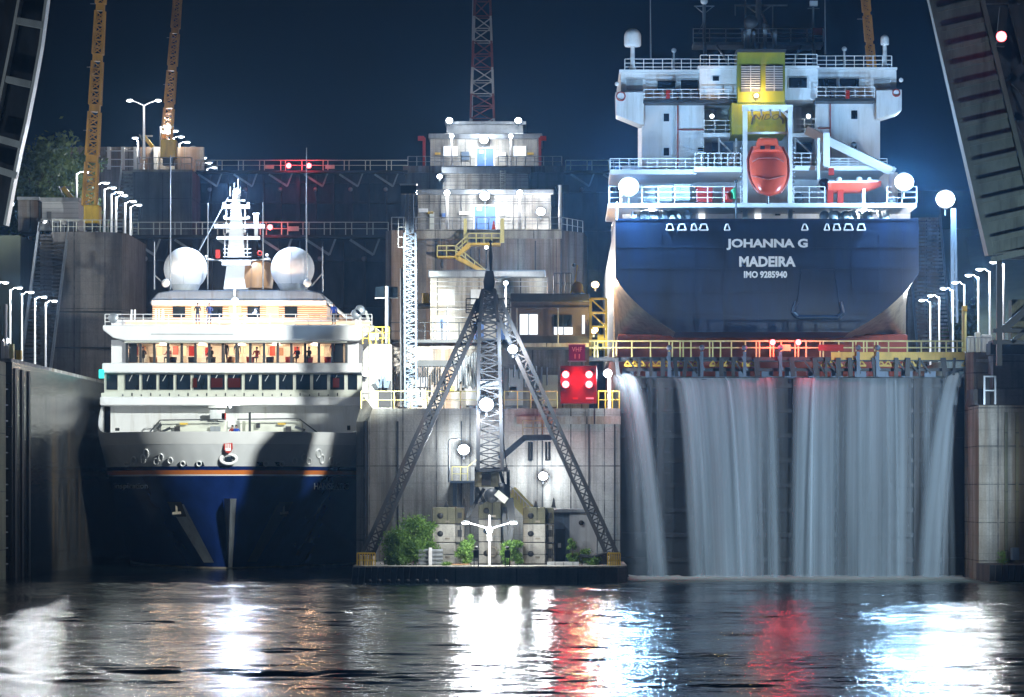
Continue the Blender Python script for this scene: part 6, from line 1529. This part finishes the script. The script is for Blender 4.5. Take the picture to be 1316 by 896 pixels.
for a, b_ in (((22, 27), (56, 33)), ((8, 102), (40, 109)), ((-4, 178), (28, 187)), ((-14, 215), (22, 226))): mb.bar(W(*a, 211.6), W(*b_, 211.6), .5, .4)
each(mb, 'cross_beam', 'lgrey', t)
mb = MB()
for k in range(7): mb.add([], [])
poly = [(-60, -60), (30, -60), (24, 0), (15, 50), (6, 95), (-2, 135), (-12, 180), (-24, 235), (-60, 290)]
MB().pp(poly, 213.2, 1.5).build('leaf_web', 'gateup', t)
t = T('raised_bridge_leaf', 'huge ribbed grey green raised bridge leaf leaning in at the upper right', 'bridge leaf', W(1280, 320, 206))
YR = 206
poly = [(1185, -60), (1247, -60), (1262, 0), (1300, 155), (1318, 235), (1330, 300), (1330, 318), (1272, 326)]
M['leafgreen'] = paint('bridge_leaf_green_grey', (.12, .155, .15), .55, .2, var=.35, grime=(.03, .035, .03))
MB().pp(poly, YR, 2.5).build('web_plate', 'leafgreen', t)
MB().bar(W(1183, -60, YR - .15), W(1273, 328, YR - .15), .35, .7).build('flange', 'leafgreen', t); MB().bar(W(1247, -60, YR - .15), W(1322, 245, YR - .15), .28, .5).build('flange', 'leafgreen', t)
mb = MB()
for k in range(16):
    py = -45 + k * 24.6; x0 = 1183 + (py + 60 + 8) * .232; mb.bar(W(x0, py + 10, YR - .12), W(min(1340, x0 + 66), py - 5, YR - .12), .14, .3)
each(mb, 'rib', 'leafgreen', t)
mb = MB()
for a, b_ in (((1262, 0), (1311, 0)), ((1283, 85), (1320, 120)), ((1280, 90), (1335, 210)), ((1300, 0), (1340, 160)), ((1290, 110), (1316, 85)), ((1303, 150), (1330, 150)), ((1290, 10), (1285, 60))): mb.bar(W(*a, YR + 3), W(*b_, YR + 3), .5)
each(mb, 'brace', 'gateup', t)
MB().pb(1262, 1400, -60, 300, YR + 5, 1).build('rear_girder', 'gateup', t)
t = T('bridge_tower', 'dark steel bridge support frame at the right edge below the raised leaf', 'support frame', W(1290, 450, 214))
MB().bar(W(1284, 470, 214), W(1284, 318, 214), .32, .4).build('column', 'dark', t)
mb = MB()
for py in (331, 425, 440): mb.bar(W(1276, py, 214), W(1345, py, 214), .25)
mb.bar(W(1288, 425, 214), W(1345, 375, 214), .45).bar(W(1300, 440, 214), W(1345, 400, 214), .25)
for py in (306, 314, 322): mb.bar(W(1288, py, 214), W(1345, py, 214), .08)
each(mb, 'beam', 'dark', t)
MB().pb(1286, 1345, 322, 331, 213.8, 1.5).build('platform', 'dark', t); MB().pb(1290, 1312, 324, 328, 213.6, .3).build('rusty_plate', 'counter', t)
MB().pb(1300, 1345, 385, 440, 216, 1.5).build('machinery_box', 'conc_olive', t)
# ------------------------------------------------------------ unseen approach walls, carrying lamps added to brighten the leaves and falls
for sg, xa, xb, xl in ((-1, -52, -41.5, -43.7), (1, 31.9, 44, 33.5)):
    w = T('approach_wall', 'low concrete approach wall outside the ' + ('left' if sg < 0 else 'right') + ' picture edge', 'approach wall', (xa, 200, 0))
    MB().box(xa, xb, 150, 229 if sg > 0 else 237, -2, 4.2).build('wall_body', 'conc_right', w)
    MB().box(xa, xb, 150, 229 if sg > 0 else 237, 4.204, 4.4).build('coping', 'conc_pale', w)
    for k in range(3):
        lamp_post('lamp_post', 'added lamp post on the low approach wall outside the ' + ('left' if sg < 0 else 'right') + ' picture edge', (xl, 226 - 20 * k, 4.4), (xl, 226 - 20 * k, 11.4), (-.75 * sg, 0, .15), 'added lamp posts on the approach walls', power=400, col=(.78, .9, 1))
ft = T('floodlight', 'added floodlight on a short mast on the right approach wall aimed at the waterfall', 'floodlight', (33.4, 204, 4.4))
MB().tube((33.4, 204, 4.4), (33.4, 204, 10.6), .12).build('mast', 'lgrey', ft); MB().box(33, 33.8, 203.8, 204.2, 10.6, 11.3).build('housing', 'dark', ft)
light((33.2, 204.5, 10.9), 60000, (.66, .84, 1), .3, ft, spot=40, aim=(16.5, 246, 6.5), blend=.5)  # unseen spot added to brighten the falling water
for sg, lb in ((1, 'right'), (-1, 'left')):
    xs_ = 33.5 if sg > 0 else -42.5
    ft = T('floodlight', f'added ground floodlight on the {lb} approach wall aimed up at the raised leaf', 'floodlight', (xs_, 190, 4.4))
    MB().box(xs_ - .3, xs_ + .3, 190, 190.4, 4.9, 5.4).build('housing', 'dark', ft); MB().bar((xs_, 190.2, 4.4), (xs_, 190.2, 4.9), .12).build('bracket', 'dark', ft)
    light((xs_, 190.6, 5.6), 20000 if sg > 0 else 9000, (.8, .95, 1), .2, ft, spot=70, aim=(27 if sg > 0 else -33, 210, 26), blend=.6)  # out of view spot, added so the raised leaf gets light
# ============================================================ TREES AND BUSHES
def tree(name, label, base, H, RX, RZ, n, mat, cat, group=None, leaf=.35, seed=1, trunk=.25, spikes=0):
    rr = random.Random(seed); base = Vector(base); t = T(name, label, cat, base, group); mb = MB()
    top = base + Vector((0, 0, H * .75)); mb.tube(base, top, trunk, trunk * .35, n=8)
    cl = []
    for k in range(max(5, n // 260)):
        a = rr.uniform(0, 6.28); h_ = rr.uniform(.25 if cat == 'tree' else .06, 1.0); rad = RX * rr.uniform(.25, 1) * (1 - .6 * abs(h_ - .5))
        c = base + Vector((rad * math.cos(a), rad * math.sin(a) * .8, H * (1 - RZ) + H * RZ * h_)); cl.append((c, rr.uniform(.22, .42) * RX * (1 if cat == 'tree' else 1.25)))
        mb.tube(base.lerp(top, .3 + .6 * h_ * .8), c, trunk * .3, trunk * .08, n=5)
    mb.build('trunk' if cat == 'tree' else 'stem', 'bark', t)
    m2 = MB(); vs = []; fs = []
    for k in range(n):
        c, r_ = rr.choice(cl); d = Vector((rr.gauss(0, 1), rr.gauss(0, 1), rr.gauss(0, .8))); p = c + d * r_ * .62
        u = Vector((rr.gauss(0, 1), rr.gauss(0, 1), rr.gauss(0, 1))).normalized(); v = u.cross(Vector((rr.gauss(0, 1), rr.gauss(0, 1), rr.gauss(0, 1)))).normalized(); s = leaf * rr.uniform(.5, 1.2)
        o = len(vs); vs += [p - u * s, p + v * s * .5, p + u * s, p - v * s * .5]; fs.append((o, o + 1, o + 2, o + 3))
    m2.add(vs, fs).build('crown' if cat == 'tree' else 'foliage', mat, t); return t
tl = [(38, 292, 372, 10, 4.2), (62, 290, 378, 11, 4), (82, 288, 386, 10.5, 4), (30, 290, 366, 7, 3.2), (128, 262, 420, 7, 2.6)]
for k, (px, pb_, Yt, H, rx) in enumerate(tl):
    tree('broadleaf_tree', ['rounded broadleaf tree nearest the left bridge leaf', 'tallest broadleaf tree of the left group above the white shed', 'broadleaf tree just left of the orange crane jib', 'low bushy tree in front of the left tree group', 'small tree squeezed between the orange crane and the pale stairway'][k], (X(px, Yt), Yt, 30.3), H + (3 if k < 3 else 0), rx, .8, 4200, 'leafdark', 'tree', 'trees on the left terrace', leaf=.32, seed=20 + k)
for k, (px, Yt, H, rx, zb_) in enumerate(((1248, 352, 11, 4, 14), (1268, 344, 12, 4, 14), (1288, 350, 11, 4, 14), (1255, 330, 8, 3.2, 13), (1300, 330, 9, 3.5, 13), (1240, 365, 10, 3, 17))):
    tree('bank_tree', ['leafy tree behind the right lamp row nearest the stairway', 'tallest pale lit tree behind the right lamp row', 'leafy tree behind the dark bridge column', 'low tree in the middle of the right bank group', 'low tree at the far right behind the lamp posts', 'farthest tree beside the right stairway handrail'][k], (X(px, Yt), Yt, zb_ + 2), H, rx, .85, 4200, 'leafdark', 'tree', 'trees on the right bank', leaf=.34, seed=50 + k)
for k, (px, Yt, H, rx, n_, lf) in enumerate(((512, 232.5, 2.1, .85, 2600, .09), (532, 233, 2.9, .95, 3200, .09), (546, 233.6, 2.7, .7, 2000, .09), (597, 232, 1.6, .5, 1200, .07), (605, 232.5, 1.9, .35, 900, .07), (655, 232.2, 1.8, .5, 1300, .07), (665, 232.8, 1.7, .4, 1000, .07), (736, 233, 1.7, .35, 900, .06), (748, 233.4, .9, .5, 700, .06), (762, 233, .6, .45, 500, .06), (574, 231, .3, .4, 300, .05))):
    tree('bush', ['leftmost rounded leafy green bush on the island', 'tallest leafy green bush on the island beside the pipe bundle', 'leafy green bush touching the left counterweight stack', 'small yellow green bush between left and centre stacks', 'slender weed beside the centre counterweight stack', 'green bush right of the island lamp', 'yellow green bush touching the right counterweight stack', 'tall pointed weed in front of the blue grey hut', 'low brownish weed right of the pointed weed', 'lowest grassy tuft near the right derrick leg', 'flat yellow green tuft in front of the left stack'][k], (X(px, Yt), Yt, 1.1), H, rx, .95, n_ * 3, 'leaf', 'bush', 'bushes on the island', leaf=lf, seed=80 + k, trunk=.04)
t = tree('bush', 'small yellow tuft growing on the right landing', (X(1291, 233), 233, 1.15), .8, .5, .95, 500, 'leaf', 'bush', None, leaf=.06, seed=99, trunk=.03)
# ============================================================ PEOPLE
zr_ = Z(418, 279.6) + .02
person('person in dark jacket leaning on the sun deck rail, left one of the pair', W(254, 417.5, 280.6), 0, 'darkcloth', 'navycloth', 'lean')
person('person in navy jacket at the sun deck rail, right one of the pair', W(269, 417.5, 280.6), .2, 'navycloth', 'darkcloth', 'lean')
person('person in bright blue jacket alone at the right end of the sun deck', W(429, 417.5, 281), -.4, 'bluecloth', 'darkcloth', 'stand')
for k, (px, ps_, j) in enumerate(((184, 'sit', 'darkcloth'), (217, 'sit', 'redcloth'), (271, 'sit', 'darkcloth'), (290, 'stand', 'darkcloth'), (305, 'stand', 'navycloth'), (330, 'sit', 'redcloth'), (382, 'sit', 'navycloth'), (397, 'sit', 'darkcloth'), (428, 'stand', 'redcloth'))):
    z_ = Z(466.3, 283) - (0 if ps_ == 'stand' else .42)
    person(['seated person in dark clothes in the first lit lounge window', 'seated person in red in the third lounge window', 'seated person in dark clothes left of two standing figures in the lounge', 'standing dark figure in the lounge, left of two neighbours', 'standing figure in navy in the lounge, right of two neighbours', 'seated person in red just right of the standing lounge figures', 'seated person in navy in the right half of the lounge', 'seated person in dark clothes in the right half of the lounge', 'standing person in red by the right lounge curtain'][k], (X(px, 283), 283 - (.0), zf + .03 - (0 if ps_ == 'stand' else .43)), rnd.uniform(-.6, .6), j, 'darkcloth', ps_, group='people in the lit lounge')
person('crew member in bright blue on the cruise ship foredeck', (X(304, 279), 279, 9.57), .5, 'bluecloth', 'bluecloth', 'lean')
person('crew member in red and orange beside the blue clad one on the foredeck', (X(298.5, 279.3), 279.3, 9.57), -.5, 'redcloth', 'darkcloth', 'lean')
# ============================================================ HAZE
m, n, b = newmat('haze'); n.nodes.remove(b)
v = n.nodes.new('ShaderNodeVolumePrincipled'); v.inputs['Color'].default_value = (.25, .55, 1, 1); v.inputs['Density'].default_value = .0002; v.inputs['Anisotropy'].default_value = .86
L(n, v.outputs[0], n.nodes['Material Output'].inputs['Volume']); M['haze'] = m
tag(MB().box(-700, 700, -12, 1100, -3, 112).build('haze', 'haze'), kind='stuff')
bpy.context.view_layer.update()
